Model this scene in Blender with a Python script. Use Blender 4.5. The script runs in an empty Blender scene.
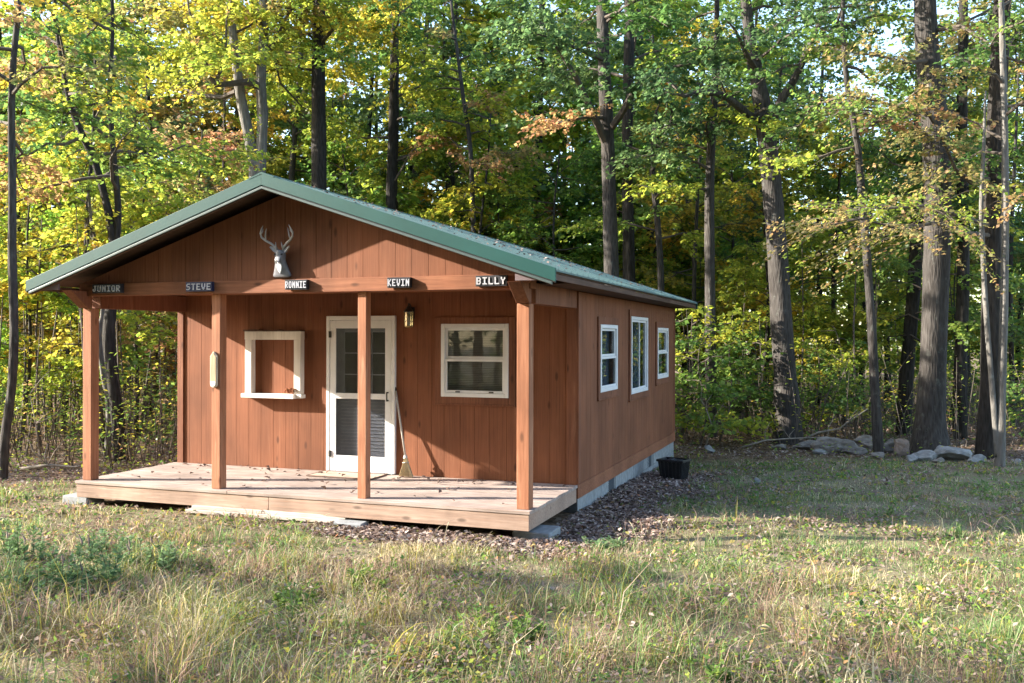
import bpy, math, random
import numpy as np
from mathutils import Vector, Matrix, noise as mnoise

random.seed(7)
S = bpy.context.scene
COL = S.collection
R = math.radians
CAMZ, F, V0 = 2.10, 930.0, 338.0
YAW = R(19.7)
HOUSE = Vector((0.176, 9.68, 0.0))
DK = 0.30                                   # deck top above the ground
CT, ST = math.cos(YAW), math.sin(YAW)

def ground_z(x, y):
    t = min(1.0, max(0.0, (y - 11.5) / 7.0)); t = t * t * (3 - 2 * t)
    far = max(0.0, y - 22) * 0.008
    a_, y_ = w2loc(x, y)
    side = -.07 * math.exp(-((a_ - .6) / 1.1) ** 2) * min(1, max(0, (y_ + .6) / 1.2)) * min(1, max(0, (10 - y_) / 2))
    return side - 0.16 * t - far + 0.03 * mnoise.noise(Vector((x * .35, y * .35, 0))) + 0.012 * mnoise.noise(Vector((x * 1.7, y * 1.7, 3)))

def ground_zv(x, y):
    return np.array([ground_z(a, b) for a, b in zip(np.ravel(x), np.ravel(y))]).reshape(np.shape(x))

def px(u, v, Y):                             # a place seen at (u, v) that stands Y metres away
    return Vector(((u - 512) / F * Y, Y, CAMZ - (v - V0) / F * Y))

def loc2w(a, y, z=0.0):                      # cabin coordinates (from the deck's right front corner) to world
    return Vector((HOUSE.x + a * CT + y * ST, HOUSE.y - a * ST + y * CT, z))

def w2loc(X, Y):
    dx, dy = X - HOUSE.x, Y - HOUSE.y
    return dx * CT - dy * ST, dx * ST + dy * CT

# ------------------------------------------------------------------ object helpers
def link(o, parent=None):
    COL.objects.link(o)
    if parent is not None:
        o.parent = parent
    return o

def tag(o, label=None, cat=None, group=None, kind=None):
    if label: o['label'] = label
    if cat: o['category'] = cat
    if group: o['group'] = group
    if kind: o['kind'] = kind
    return o

def empty(name, loc, rz=0.0, label=None, cat=None, group=None):
    o = bpy.data.objects.new(name, None)
    o.empty_display_size = .2
    o.location = loc; o.rotation_euler = (0, 0, rz)
    link(o)
    return tag(o, label, cat, group)

class MB:
    def __init__(self):
        self.v = []; self.f = []; self.mi = []; self.m = 0
    def add(self, vs, fs):
        n = len(self.v); self.v += [tuple(p) for p in vs]
        self.f += [tuple(i + n for i in f) for f in fs]; self.mi += [self.m] * len(fs)
        return self
    def box(self, x0, x1, y0, y1, z0, z1):
        x0, x1 = min(x0, x1), max(x0, x1); y0, y1 = min(y0, y1), max(y0, y1); z0, z1 = min(z0, z1), max(z0, z1)
        return self.add([(x0, y0, z0), (x1, y0, z0), (x1, y1, z0), (x0, y1, z0), (x0, y0, z1), (x1, y0, z1), (x1, y1, z1), (x0, y1, z1)],
                        [(3, 2, 1, 0), (4, 5, 6, 7), (0, 1, 5, 4), (1, 2, 6, 5), (2, 3, 7, 6), (3, 0, 4, 7)])
    def hexa(self, p):                       # eight corners, bottom ring then top ring
        return self.add(p, [(3, 2, 1, 0), (4, 5, 6, 7), (0, 1, 5, 4), (1, 2, 6, 5), (2, 3, 7, 6), (3, 0, 4, 7)])
    def prism(self, poly, lo, hi, axis='y'):  # poly counter-clockwise in (x,z) for axis y, in (y,z) for axis x, in (x,y) for axis z
        n = len(poly)
        def P(q, t):
            return {'y': (q[0], t, q[1]), 'x': (t, q[0], q[1]), 'z': (q[0], q[1], t)}[axis]
        vs = [P(q, lo) for q in poly] + [P(q, hi) for q in poly]
        fs = [tuple(range(n)), tuple(range(2 * n - 1, n - 1, -1))] + [(i, i + n, (i + 1) % n + n, (i + 1) % n) for i in range(n)]
        if axis == 'z' or axis == 'x':
            fs = [tuple(reversed(f)) for f in fs]
        return self.add(vs, fs)
    def tube(self, pts, rad, n=8, cap=True):
        pts = [Vector(p) for p in pts]; rings = []
        up = Vector((.31, .95, .05)); base = len(self.v)
        for i, p in enumerate(pts):
            d = (pts[min(i + 1, len(pts) - 1)] - pts[max(i - 1, 0)])
            d = d.normalized() if d.length > 1e-9 else Vector((0, 0, 1))
            a = d.cross(up)
            a = d.cross(Vector((1, 0, 0))) if a.length < .05 else a
            a.normalize(); b = d.cross(a); up = -b if b.dot(up) < 0 else b
            a = up.cross(d).normalized()
            r = rad[i] if hasattr(rad, '__len__') else rad
            for k in range(n):
                t = 2 * math.pi * k / n
                self.v.append(tuple(p + (a * math.cos(t) + up * math.sin(t)) * r))
        for i in range(len(pts) - 1):
            for k in range(n):
                q = (base + i * n + k, base + i * n + (k + 1) % n, base + (i + 1) * n + (k + 1) % n, base + (i + 1) * n + k)
                self.f.append(q); self.mi.append(self.m)
        if cap:
            self.f.append(tuple(base + k for k in range(n - 1, -1, -1))); self.mi.append(self.m)
            e = base + (len(pts) - 1) * n
            self.f.append(tuple(e + k for k in range(n))); self.mi.append(self.m)
        return self
    def mesh(self, name):
        me = bpy.data.meshes.new(name); me.from_pydata(self.v, [], self.f)
        return me
    def build(self, name, mats, parent=None, bevel=0.0, smooth=False, dz=0.0):
        if dz: self.v = [(a, b, c + dz) for a, b, c in self.v]
        me = self.mesh(name)
        for m in (mats if isinstance(mats, (list, tuple)) else [mats]): me.materials.append(m)
        if any(self.mi): me.polygons.foreach_set('material_index', self.mi)
        if smooth: me.polygons.foreach_set('use_smooth', [True] * len(me.polygons))
        o = link(bpy.data.objects.new(name, me), parent)
        if bevel:
            b = o.modifiers.new('bevel', 'BEVEL'); b.width = bevel; b.segments = 2; b.limit_method = 'ANGLE'
        return o

def np_mesh(name, V, Q, attr=None, mats=(), smooth=False):
    """V (n,3) points, Q (m,k) faces all with k corners, attr (m,4) colour per face"""
    me = bpy.data.meshes.new(name)
    V = np.ascontiguousarray(V, np.float32); Q = np.ascontiguousarray(Q, np.int32)
    m, k = Q.shape
    me.vertices.add(len(V)); me.vertices.foreach_set('co', V.ravel())
    me.loops.add(m * k); me.loops.foreach_set('vertex_index', Q.ravel())
    me.polygons.add(m); me.polygons.foreach_set('loop_start', np.arange(0, m * k, k, dtype=np.int32))
    if smooth: me.polygons.foreach_set('use_smooth', np.ones(m, dtype=bool))
    if attr is not None:
        a = me.attributes.new('tint', 'FLOAT_COLOR', 'FACE')
        a.data.foreach_set('color', np.ascontiguousarray(attr, np.float32).ravel())
    for mt in mats: me.materials.append(mt)
    me.update(calc_edges=True); me.validate()
    return me

# ------------------------------------------------------------------ materials
def new_mat(name):
    m = bpy.data.materials.new(name); m.use_nodes = True
    nt = m.node_tree; nt.nodes.clear()
    out = nt.nodes.new('ShaderNodeOutputMaterial')
    return m, nt, out

def N(nt, t, **kw):
    n = nt.nodes.new(t)
    for k, v in kw.items():
        if k in n.inputs: n.inputs[k].default_value = v
        else: setattr(n, k, v)
    return n

def ramp(nt, stops):
    r = nt.nodes.new('ShaderNodeValToRGB'); e = r.color_ramp.elements
    while len(e) < len(stops): e.new(.5)
    for q, (p, c) in zip(e, stops): q.position = p; q.color = (*c, 1)
    return r

def mapped(nt, scale, coord='Object'):
    tc = N(nt, 'ShaderNodeTexCoord'); mp = N(nt, 'ShaderNodeMapping'); mp.inputs['Scale'].default_value = scale
    nt.links.new(tc.outputs[coord], mp.inputs['Vector'])
    return mp.outputs['Vector']

def noise(nt, vec, scale, detail=4, rough=.6, dist=0.0):
    n = N(nt, 'ShaderNodeTexNoise', Scale=scale, Detail=detail, Roughness=rough, Distortion=dist)
    if vec is not None: nt.links.new(vec, n.inputs['Vector'])
    return n.outputs['Fac']

def mix(nt, fac, a, b, mode='MIX'):
    m = nt.nodes.new('ShaderNodeMix'); m.data_type = 'RGBA'; m.blend_type = mode
    for s, i in ((fac, 0), (a, 6), (b, 7)):
        if isinstance(s, (int, float)): m.inputs[i].default_value = s
        elif isinstance(s, tuple): m.inputs[i].default_value = (*s, 1)
        else: nt.links.new(s, m.inputs[i])
    return m.outputs[2]

def finish(nt, out, color, rough=.7, bump=None, bstr=.3, bdist=.01, metallic=0.0, spec=.4):
    p = N(nt, 'ShaderNodeBsdfPrincipled', Roughness=rough, Metallic=metallic)
    p.inputs['Specular IOR Level'].default_value = spec
    if isinstance(color, tuple): p.inputs['Base Color'].default_value = (*color, 1)
    else: nt.links.new(color, p.inputs['Base Color'])
    if not isinstance(rough, (int, float)): nt.links.new(rough, p.inputs['Roughness'])
    if bump is not None:
        b = N(nt, 'ShaderNodeBump', Strength=bstr, Distance=bdist)
        nt.links.new(bump, b.inputs['Height']); nt.links.new(b.outputs['Normal'], p.inputs['Normal'])
    nt.links.new(p.outputs['BSDF'], out.inputs['Surface'])
    return p

def wood(name, stops, grain=(26, 26, 1.2), knots=True, wear=None, rough=.75, spec=.25, bstr=.35):
    m, nt, out = new_mat(name)
    g = noise(nt, mapped(nt, grain), 1.6, 6, .65, .4)
    r = ramp(nt, stops); nt.links.new(g, r.inputs['Fac'])
    c = r.outputs['Color']
    big = noise(nt, mapped(nt, (1.3, 1.3, .7)), 1.4, 3, .55)
    rb = ramp(nt, [(.3, (.72, .70, .68)), (.7, (1.18, 1.16, 1.14))]); nt.links.new(big, rb.inputs['Fac'])
    c = mix(nt, 1.0, c, rb.outputs['Color'], 'MULTIPLY')
    if wear:
        w = noise(nt, mapped(nt, (grain[0] * .35, grain[1] * .35, grain[2] * .6)), 1.3, 6, .7, .8)
        rw = ramp(nt, [(.56, (0, 0, 0)), (.74, (1, 1, 1))]); nt.links.new(w, rw.inputs['Fac'])
        mf = N(nt, 'ShaderNodeMath', operation='MULTIPLY'); mf.inputs[1].default_value = wear[1]
        nt.links.new(rw.outputs['Color'], mf.inputs[0])
        c = mix(nt, mf.outputs[0], c, wear[0])
    if knots:
        sc = (5.5, 5.5, 2.1) if grain[2] < grain[0] else (2.1, 5.5, 5.5)
        v = N(nt, 'ShaderNodeTexVoronoi', Scale=1.0); nt.links.new(mapped(nt, sc), v.inputs['Vector'])
        rk = ramp(nt, [(.06, (1, 1, 1)), (.15, (0, 0, 0))]); nt.links.new(v.outputs['Distance'], rk.inputs['Fac'])
        mk = N(nt, 'ShaderNodeMath', operation='MULTIPLY'); mk.inputs[1].default_value = .7
        nt.links.new(rk.outputs['Color'], mk.inputs[0])
        c = mix(nt, mk.outputs[0], c, tuple(x * .35 for x in stops[0][1]))
    finish(nt, out, c, rough, g, bstr, .004, 0, spec)
    return m

def plain(name, col, rough=.5, metallic=0.0, var=.12, scale=9.0, spec=.4, bump=0.0):
    m, nt, out = new_mat(name)
    n = noise(nt, mapped(nt, (1, 1, 1)), scale, 5, .6)
    r = ramp(nt, [(.3, tuple(max(0, c * (1 - var)) for c in col)), (.7, tuple(min(1, c * (1 + var)) for c in col))])
    nt.links.new(n, r.inputs['Fac'])
    finish(nt, out, r.outputs['Color'], rough, n if bump else None, bump, .01, metallic, spec)
    return m

M = {}
M['siding'] = wood('stained_siding', [(.2, (.125, .044, .020)), (.5, (.175, .064, .031)), (.8, (.235, .092, .047))], (38, 38, .8), True, ((.29, .135, .078), .4))
M['trim'] = wood('stained_trim', [(.25, (.115, .043, .023)), (.5, (.17, .065, .035)), (.78, (.235, .097, .054))], (22, 22, 1.0), True, ((.42, .22, .14), .3))
M['beam'] = wood('stained_beam', [(.25, (.15, .056, .028)), (.5, (.215, .083, .043)), (.78, (.29, .122, .066))], (1.0, 22, 22), True, ((.42, .22, .14), .3))
M['post'] = wood('stained_post', [(.25, (.20, .078, .040)), (.5, (.29, .122, .066)), (.78, (.39, .185, .108))], (24, 24, .9), True, ((.55, .33, .21), .5))
M['deck'] = wood('worn_deck', [(.25, (.20, .155, .135)), (.5, (.31, .25, .225)), (.78, (.43, .365, .335))], (1.1, 26, 26), True, ((.36, .19, .12), .5), .8)
M['rim'] = wood('worn_rim', [(.25, (.20, .135, .105)), (.5, (.31, .22, .175)), (.78, (.44, .335, .28))], (1.1, 24, 24), True, ((.36, .17, .10), .45), .8)
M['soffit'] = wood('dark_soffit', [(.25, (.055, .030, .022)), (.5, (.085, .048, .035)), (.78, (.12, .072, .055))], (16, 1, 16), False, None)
M['return'] = plain('faded_return', (.135, .095, .105), .7, 0, .15, 6)
M['ceiling'] = wood('porch_ceiling', [(.25, (.20, .075, .032)), (.5, (.28, .105, .045)), (.78, (.36, .14, .065))], (1, 20, 20), False)
M['white'] = plain('white_vinyl', (.66, .66, .68), .42, 0, .06, 5)
M['hatchwhite'] = wood('white_painted_wood', [(.25, (.55, .52, .50)), (.5, (.68, .65, .63)), (.78, (.76, .74, .72))], (14, 14, 1), False, ((.42, .34, .29), .5))
M['roofmetal'] = plain('green_roof_metal', (.075, .130, .128), .48, .15, .08, 2.5, .35)
M['fascia'] = plain('green_trim_metal', (.011, .058, .053), .5, .0, .10, 3, .22)
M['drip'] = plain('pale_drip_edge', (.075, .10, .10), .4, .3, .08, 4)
M['gapshade'] = plain('gap_shade', (.02, .022, .022), .9)
M['concrete'] = plain('concrete_block', (.235, .245, .255), .9, 0, .22, 14, .2, .4)
M['mortar'] = plain('mortar', (.18, .185, .19), .95, 0, .15, 20, .2)
M['vent'] = plain('dark_vent', (.035, .045, .06), .7)
M['black'] = plain('black_metal', (.018, .017, .016), .45)
M['blackplastic'] = plain('black_plastic', (.016, .017, .020), .42, 0, .25, 6)
M['letter'] = plain('white_letter', (.44, .44, .49), .6)
M['plaqueblack'] = plain('black_painted_board', (.016, .017, .024), .55)
M['plaquenavy'] = plain('navy_painted_board', (.014, .020, .065), .55)
M['interior'] = plain('interior', (.10, .085, .07), .9)
M['blind'] = plain('window_blind', (.20, .195, .185), .7)
M['innerdoor'] = plain('inner_door_paint', (.56, .57, .62), .6)
M['doorline'] = plain('inner_door_line', (.74, .75, .79), .55)
M['doordark'] = plain('dark_door_pane', (.06, .06, .055), .9)  # opaque dark colour for the inner door's upper panes
M['deer'] = plain('silver_grey_cast', (.20, .20, .225), .5, .1, .2, 18)
M['antler'] = plain('silver_antler', (.34, .33, .34), .5, .1, .2, 18)
M['throat'] = plain('white_throat', (.72, .74, .78), .5)
M['straw'] = plain('broom_straw', (.50, .40, .25), .9, 0, .3, 60)
M['handle'] = plain('broom_handle', (.46, .42, .38), .5)
M['brass'] = plain('aged_brass', (.30, .22, .10), .4, .6, .25, 20)
M['mat'] = plain('door_mat', (.42, .31, .25), .95, 0, .18, 30, .2, .3)
M['matedge'] = plain('door_mat_edge', (.14, .09, .07), .95)
M['plaquewood'] = wood('pale_plaque', [(.25, (.36, .26, .16)), (.5, (.46, .36, .24)), (.78, (.56, .46, .33))], (20, 20, 2), False)
M['plaqueedge'] = plain('plaque_edge', (.60, .50, .40), .7)
M['plank'] = wood('bleached_plank', [(.25, (.32, .275, .245)), (.5, (.44, .39, .355)), (.78, (.54, .49, .455))], (1, 20, 20), False)

def glass_mat(name, tint=(.9, .92, .92), rough=.02, base=.06):
    m, nt, out = new_mat(name)
    t = N(nt, 'ShaderNodeBsdfTransparent', Color=(*tint, 1)); g = N(nt, 'ShaderNodeBsdfGlossy', Roughness=rough)
    g.inputs['Color'].default_value = (.95, .97, 1, 1)
    fr = N(nt, 'ShaderNodeFresnel', IOR=1.55)
    w = noise(nt, mapped(nt, (1, 1, 1)), 2.0, 2, .5)
    b = N(nt, 'ShaderNodeBump', Strength=.06, Distance=.02); nt.links.new(w, b.inputs['Height'])
    nt.links.new(b.outputs['Normal'], g.inputs['Normal'])
    ml = N(nt, 'ShaderNodeMath', operation='MULTIPLY'); ml.inputs[1].default_value = .34; nt.links.new(fr.outputs[0], ml.inputs[0])
    ad = N(nt, 'ShaderNodeMath', operation='ADD', use_clamp=True); ad.inputs[1].default_value = base
    nt.links.new(ml.outputs[0], ad.inputs[0])
    mx = nt.nodes.new('ShaderNodeMixShader')
    nt.links.new(ad.outputs[0], mx.inputs[0]); nt.links.new(t.outputs[0], mx.inputs[1]); nt.links.new(g.outputs[0], mx.inputs[2])
    nt.links.new(mx.outputs[0], out.inputs['Surface'])
    return m
M['glass'] = glass_mat('window_glass', base=.008)
M['screen'] = glass_mat('insect_screen', (.62, .63, .65), .25, .01)
M['lampglass'] = glass_mat('lantern_glass', (.8, .8, .7), .1, .1)

def leaf_mat(name, trans=.52, gloss=.02):
    m, nt, out = new_mat(name)
    a = N(nt, 'ShaderNodeAttribute', attribute_name='tint'); oi = N(nt, 'ShaderNodeObjectInfo')
    c = mix(nt, 1.0, a.outputs['Color'], oi.outputs['Color'], 'MULTIPLY')
    d = N(nt, 'ShaderNodeBsdfDiffuse', Roughness=.6); t = N(nt, 'ShaderNodeBsdfTranslucent'); g = N(nt, 'ShaderNodeBsdfGlossy', Roughness=.42)
    g.inputs['Color'].default_value = (.9, .9, .9, 1)
    hs = N(nt, 'ShaderNodeHueSaturation', Saturation=1.0, Value=1.4); nt.links.new(c, hs.inputs['Color'])
    nt.links.new(c, d.inputs['Color']); nt.links.new(hs.outputs[0], t.inputs['Color'])
    m1 = nt.nodes.new('ShaderNodeMixShader'); m1.inputs[0].default_value = trans
    nt.links.new(d.outputs[0], m1.inputs[1]); nt.links.new(t.outputs[0], m1.inputs[2])
    m2 = nt.nodes.new('ShaderNodeMixShader'); m2.inputs[0].default_value = gloss
    nt.links.new(m1.outputs[0], m2.inputs[1]); nt.links.new(g.outputs[0], m2.inputs[2])
    nt.links.new(m2.outputs[0], out.inputs['Surface'])
    return m
M['leaf'] = leaf_mat('leaf')
M['blade'] = leaf_mat('grass_blade', .35, .012)
M['deadleaf'] = leaf_mat('dead_leaf', .12, .015)

def bark(name, dark, light, sc=1.0, lichen=None):
    m, nt, out = new_mat(name)
    v = mapped(nt, (9 * sc, 9 * sc, 1.5 * sc))
    n1 = noise(nt, v, 2.2, 8, .7, .6)
    vo = N(nt, 'ShaderNodeTexVoronoi', Scale=3.2); nt.links.new(v, vo.inputs['Vector'])
    mm = N(nt, 'ShaderNodeMath', operation='MULTIPLY'); nt.links.new(n1, mm.inputs[0]); nt.links.new(vo.outputs['Distance'], mm.inputs[1])
    r = ramp(nt, [(.08, dark), (.32, tuple((a + b) / 2 for a, b in zip(dark, light))), (.6, light)]); nt.links.new(mm.outputs[0], r.inputs['Fac'])
    big = noise(nt, mapped(nt, (1, 1, .6)), 1.3, 3, .6)
    rb = ramp(nt, [(.3, (.7, .7, .7)), (.7, (1.2, 1.2, 1.2))]); nt.links.new(big, rb.inputs['Fac'])
    c = mix(nt, 1.0, r.outputs['Color'], rb.outputs['Color'], 'MULTIPLY')
    if lichen:
        ln = noise(nt, mapped(nt, (3, 3, 2)), 2.4, 6, .7)
        rl = ramp(nt, [(.58, (0, 0, 0)), (.68, (.6, .6, .6))]); nt.links.new(ln, rl.inputs['Fac'])
        c = mix(nt, rl.outputs['Color'], c, lichen)
    finish(nt, out, c, .9, mm.outputs[0], .9, .03, 0, .2)
    return m
M['bark'] = bark('grey_bark', (.035, .030, .027), (.085, .077, .072), 1, (.12, .125, .11))
M['barkdark'] = bark('dark_bark', (.018, .015, .013), (.050, .045, .041), 1)
M['barkpale'] = bark('pale_bark', (.11, .10, .09), (.20, .19, .175), .8, (.225, .23, .215))
M['twig'] = plain('twig_bark', (.085, .068, .055), .9, 0, .3, 10)
M['deadwood'] = plain('dead_wood', (.25, .215, .18), .9, 0, .3, 14, .2, .4)

def stone_mat(name, c1, c2, c3):
    m, nt, out = new_mat(name)
    n1 = noise(nt, mapped(nt, (1, 1, 2)), 4, 8, .65, .5)
    r = ramp(nt, [(.3, c1), (.5, c2), (.72, c3)]); nt.links.new(n1, r.inputs['Fac'])
    n2 = noise(nt, mapped(nt, (1, 1, 1)), 14, 6, .7)
    r2 = ramp(nt, [(.55, (0, 0, 0)), (.7, (.5, .5, .5))]); nt.links.new(n2, r2.inputs['Fac'])
    c = mix(nt, r2.outputs['Color'], r.outputs['Color'], (.30, .31, .27))
    finish(nt, out, c, .92, n1, .6, .03, 0, .2)
    return m
M['stonebrown'] = stone_mat('brown_grey_stone', (.11, .095, .082), (.21, .185, .165), (.32, .29, .26))
M['stonegrey'] = stone_mat('pale_grey_stone', (.13, .13, .13), (.245, .245, .245), (.36, .36, .36))
M['stonered'] = stone_mat('reddish_stone', (.14, .105, .085), (.25, .185, .15), (.34, .27, .225))

# ground: worn lawn blending to woodland litter
def ground_mat():
    m, nt, out = new_mat('ground_soil')
    n1 = noise(nt, mapped(nt, (1, 1, 1)), .9, 6, .65)
    r1 = ramp(nt, [(.3, (.125, .112, .066)), (.5, (.185, .16, .10)), (.7, (.235, .20, .14))]); nt.links.new(n1, r1.inputs['Fac'])
    n2 = noise(nt, mapped(nt, (1, 1, 1)), 38, 6, .75)
    r2 = ramp(nt, [(.3, (.6, .6, .55)), (.7, (1.35, 1.3, 1.25))]); nt.links.new(n2, r2.inputs['Fac'])
    lawn = mix(nt, 1.0, r1.outputs['Color'], r2.outputs['Color'], 'MULTIPLY')
    v = N(nt, 'ShaderNodeTexVoronoi', Scale=16); nt.links.new(mapped(nt, (1, 1, 1)), v.inputs['Vector'])
    sp = N(nt, 'ShaderNodeSeparateColor'); nt.links.new(v.outputs['Color'], sp.inputs[0])
    r3 = ramp(nt, [(0, (.055, .036, .024)), (.4, (.115, .075, .048)), (.75, (.19, .125, .08)), (1, (.26, .20, .15))]); nt.links.new(sp.outputs[0], r3.inputs['Fac'])
    litter = mix(nt, 1.0, r3.outputs['Color'], r2.outputs['Color'], 'MULTIPLY')
    at = N(nt, 'ShaderNodeAttribute', attribute_name='litter')
    c = mix(nt, at.outputs['Fac'], lawn, litter)
    finish(nt, out, c, .95, n2, .5, .03, 0, .15)
    return m
M['ground'] = ground_mat()

# ------------------------------------------------------------------ masks over the ground
def smooth(a, b, x):
    t = np.clip((x - a) / (b - a), 0, 1); return t * t * (3 - 2 * t)

def edge_noise(x, y, s=.5, k=0.0):
    return np.array([mnoise.noise(Vector((a * s, b * s, k))) for a, b in zip(np.ravel(x), np.ravel(y))]).reshape(np.shape(x))

def litter_mask(X, Y):                       # 1 where dead leaves cover the ground
    X = np.asarray(X, float); Y = np.asarray(Y, float)
    n = edge_noise(X, Y, .9, 7.0) * .5 + edge_noise(X, Y, 2.6, 9.0) * .25
    dx, dy = X - HOUSE.x, Y - HOUSE.y
    a, y = dx * CT - dy * ST, dx * ST + dy * CT
    woods_r = smooth(16.7, 17.9, Y + n * 1.4 + .06 * (X - 6)) * smooth(1.0, 2.0, X)
    woods_l = smooth(12.6, 14.2, Y + n * 1.6 + np.clip(X + 6, -6, 0) * -.18) * smooth(-4.5, -6.0, a)
    woods_b = smooth(18.5, 19.5, Y)
    side = smooth(1.15, .6, a + n * .9 - .06 * y) * smooth(-.25, .05, a + 0 * y) * smooth(-.35, .3, y + n * .4) * smooth(7.2, 5.5, y)
    front = smooth(-.85, -.40, y + n * .7) * smooth(-2.7, -2.1, a + n * .6) * smooth(1.0, .4, a + n * .5) * smooth(.6, .2, y)
    under = ((a > -5.9) & (a < 0) & (y > 0) & (y < 8.6)).astype(float)
    return np.clip(np.maximum.reduce([woods_r, woods_l, woods_b, side, front, under]), 0, 1)

def build_ground():
    xs = np.unique(np.concatenate([np.linspace(-400, -30, 14), np.linspace(-30, -12, 20), np.linspace(-12, 14, 131), np.linspace(14, 30, 18), np.linspace(30, 400, 14)]))
    ys = np.unique(np.concatenate([np.linspace(-120, -4, 10), np.linspace(-4, 3, 10), np.linspace(3, 22, 120), np.linspace(22, 60, 26), np.linspace(60, 700, 16)]))
    X, Y = np.meshgrid(xs, ys)
    Z = ground_zv(X, Y)
    V = np.stack([X, Y, Z], -1).reshape(-1, 3)
    nx, ny = len(xs), len(ys)
    i = (np.arange(ny - 1)[:, None] * nx + np.arange(nx - 1)[None]).ravel()
    me = np_mesh('ground', V, np.stack([i, i + 1, i + 1 + nx, i + nx], 1), None, [M['ground']], True)
    at = me.attributes.new('litter', 'FLOAT', 'POINT'); at.data.foreach_set('value', litter_mask(X, Y).ravel().astype(np.float32))
    o = link(bpy.data.objects.new('ground', me)); o['kind'] = 'structure'
build_ground()

# ------------------------------------------------------------------ the cabin
W, D, L = 5.94, 1.818, 6.865
cabin = empty('cabin', HOUSE, -YAW, 'small red-brown wooden cabin with green metal gable roof and front porch', 'cabin')

def roof_z(a, off=0.0):                      # top of the roof (above the deck) at a
    return 3.612 - .010 - abs(a + W / 2) * (3.612 - 2.49) / (W / 2 + .405) + off

def board_wall(mb, breaks, zfun, openings, axis, plane, depth, groove=.0045, gd=.004):
    """vertical boards with grooves; axis 'a' runs along x on plane y, axis 'y' runs along y on plane x; depth > 0 goes inward"""
    for b0, b1 in zip(breaks[:-1], breaks[1:]):
        mid = (b0 + b1) / 2
        zs = [(zfun(b0)[0], None)]
        spans = [(None, None)]
        cuts = sorted([(o[2], o[3]) for o in openings if o[0] - 1e-4 <= mid <= o[1] + 1e-4])
        lo0, hi0 = zfun(b0); lo1, hi1 = zfun(b1)
        segs = []; cur = (lo0, lo1)
        for c0, c1 in cuts:
            segs.append((cur, (c0, c0))); cur = (c1, c1)
        segs.append((cur, (hi0, hi1)))
        for (za0, za1), (zb0, zb1) in segs:
            if min(zb0 - za0, zb1 - za1) < -1e-6 or max(zb0 - za0, zb1 - za1) < .004: continue
            zb0 = max(zb0, za0 + .001); zb1 = max(zb1, za1 + .001)
            for (u0, u1, d0, d1) in ((b0 + groove / 2, b1 - groove / 2, 0, depth), (b0, b0 + groove / 2, gd, depth), (b1 - groove / 2, b1, gd, depth)):
                f0 = (u0 - b0) / (b1 - b0); f1 = (u1 - b0) / (b1 - b0)
                A0, A1 = za0 + (za1 - za0) * f0, za0 + (za1 - za0) * f1
                B0, B1 = zb0 + (zb1 - zb0) * f0, zb0 + (zb1 - zb0) * f1
                if axis == 'a':
                    p = [(u0, plane + d0, A0), (u1, plane + d0, A1), (u1, plane + d1, A1), (u0, plane + d1, A0),
                         (u0, plane + d0, B0), (u1, plane + d0, B1), (u1, plane + d1, B1), (u0, plane + d1, B0)]
                else:
                    p = [(plane - d1, u0, A0), (plane - d0, u0, A0), (plane - d0, u1, A1), (plane - d1, u1, A1),
                         (plane - d1, u0, B0), (plane - d0, u0, B0), (plane - d0, u1, B1), (plane - d1, u1, B1)]
                mb.hexa(p)

def breaks_of(lo, hi, extra, step=.2):
    b = list(np.arange(lo, hi - .05, step)) + [hi]
    for e in extra:
        b = [x for x in b if abs(x - e) > .07 or x in (lo, hi)] + [e]
    return sorted(set(round(x, 4) for x in b))

WIN = (-1.765, -.905, 1.085, 1.935)          # front window opening
DOOR = (-3.43, -2.50, 0.02, 2.05)
mb = MB()
board_wall(mb, breaks_of(-W, 0, [WIN[0], WIN[1], DOOR[0], DOOR[1]]), lambda u: (-.15, 2.42), [WIN, DOOR], 'a', D, .06)
mb.build('front_wall', M['siding'], cabin, dz=DK)

SW = [(2.86, 3.83, 1.075, 1.985, 'hung'), (4.75, 6.00, .945, 2.135, 'slide'), (6.86, 7.88, 1.09, 1.985, 'hung')]
mb = MB()
ops = [(w[0] + .05, w[1] - .05, w[2] + .05, w[3] - .05) for w in SW]
board_wall(mb, breaks_of(D + .004, D + L, [e for o in ops for e in o[:2]]), lambda u: (.0, 2.37), ops, 'y', .018, .06)
mb.build('side_wall', M['siding'], cabin, dz=DK)
mb = MB()
board_wall(mb, breaks_of(D + .004, D + L, []), lambda u: (.0, 2.37), [], 'y', -W + .05, .06)
mb.build('side_wall', M['siding'], cabin, dz=DK)
mb = MB(); mb.prism([(-W + .05, -.15), (0, -.15), (0, 2.40), (-W / 2, 3.40), (-W + .05, 2.40)], D + L - .06, D + L)
mb.build('rear_wall', M['siding'], cabin, dz=DK)
# gable over the porch
mb = MB()
board_wall(mb, breaks_of(-W - .02, .02, [-W / 2]), lambda u: (2.465, roof_z(u, -.14)), [], 'a', .022, .05)
mb.build('gable_wall', M['siding'], cabin, dz=DK)
# beams
mb = MB(); mb.box(-W - .02, .02, -.006, .020, 2.315, 2.470); mb.box(-W - .02, .02, .0215, .19, 2.318, 2.46)
mb.build('front_beam', M['beam'], cabin, .006, dz=DK)
for a0, a1 in ((-.135, .012), (-W - .012, -W + .135)):
    mb = MB(); mb.prism([(-.30, 2.375), (-.02, 2.165), (.05, 2.165), (.05, 2.3125), (-.03, 2.3125), (-.03, 2.375)], a0, a1, 'x')
    mb.build('corbel', M['trim'], cabin, .006, dz=DK)
    mb = MB(); mb.box(a0, a1, .193, D - .003, 2.165, 2.385)
    mb.build('side_beam', M['trim'], cabin, .006, dz=DK)
mb = MB(); mb.box(-W + .14, -.14, .195, D - .004, 2.395, 2.41)
mb.build('porch_ceiling', M['ceiling'], cabin, dz=DK)
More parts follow.
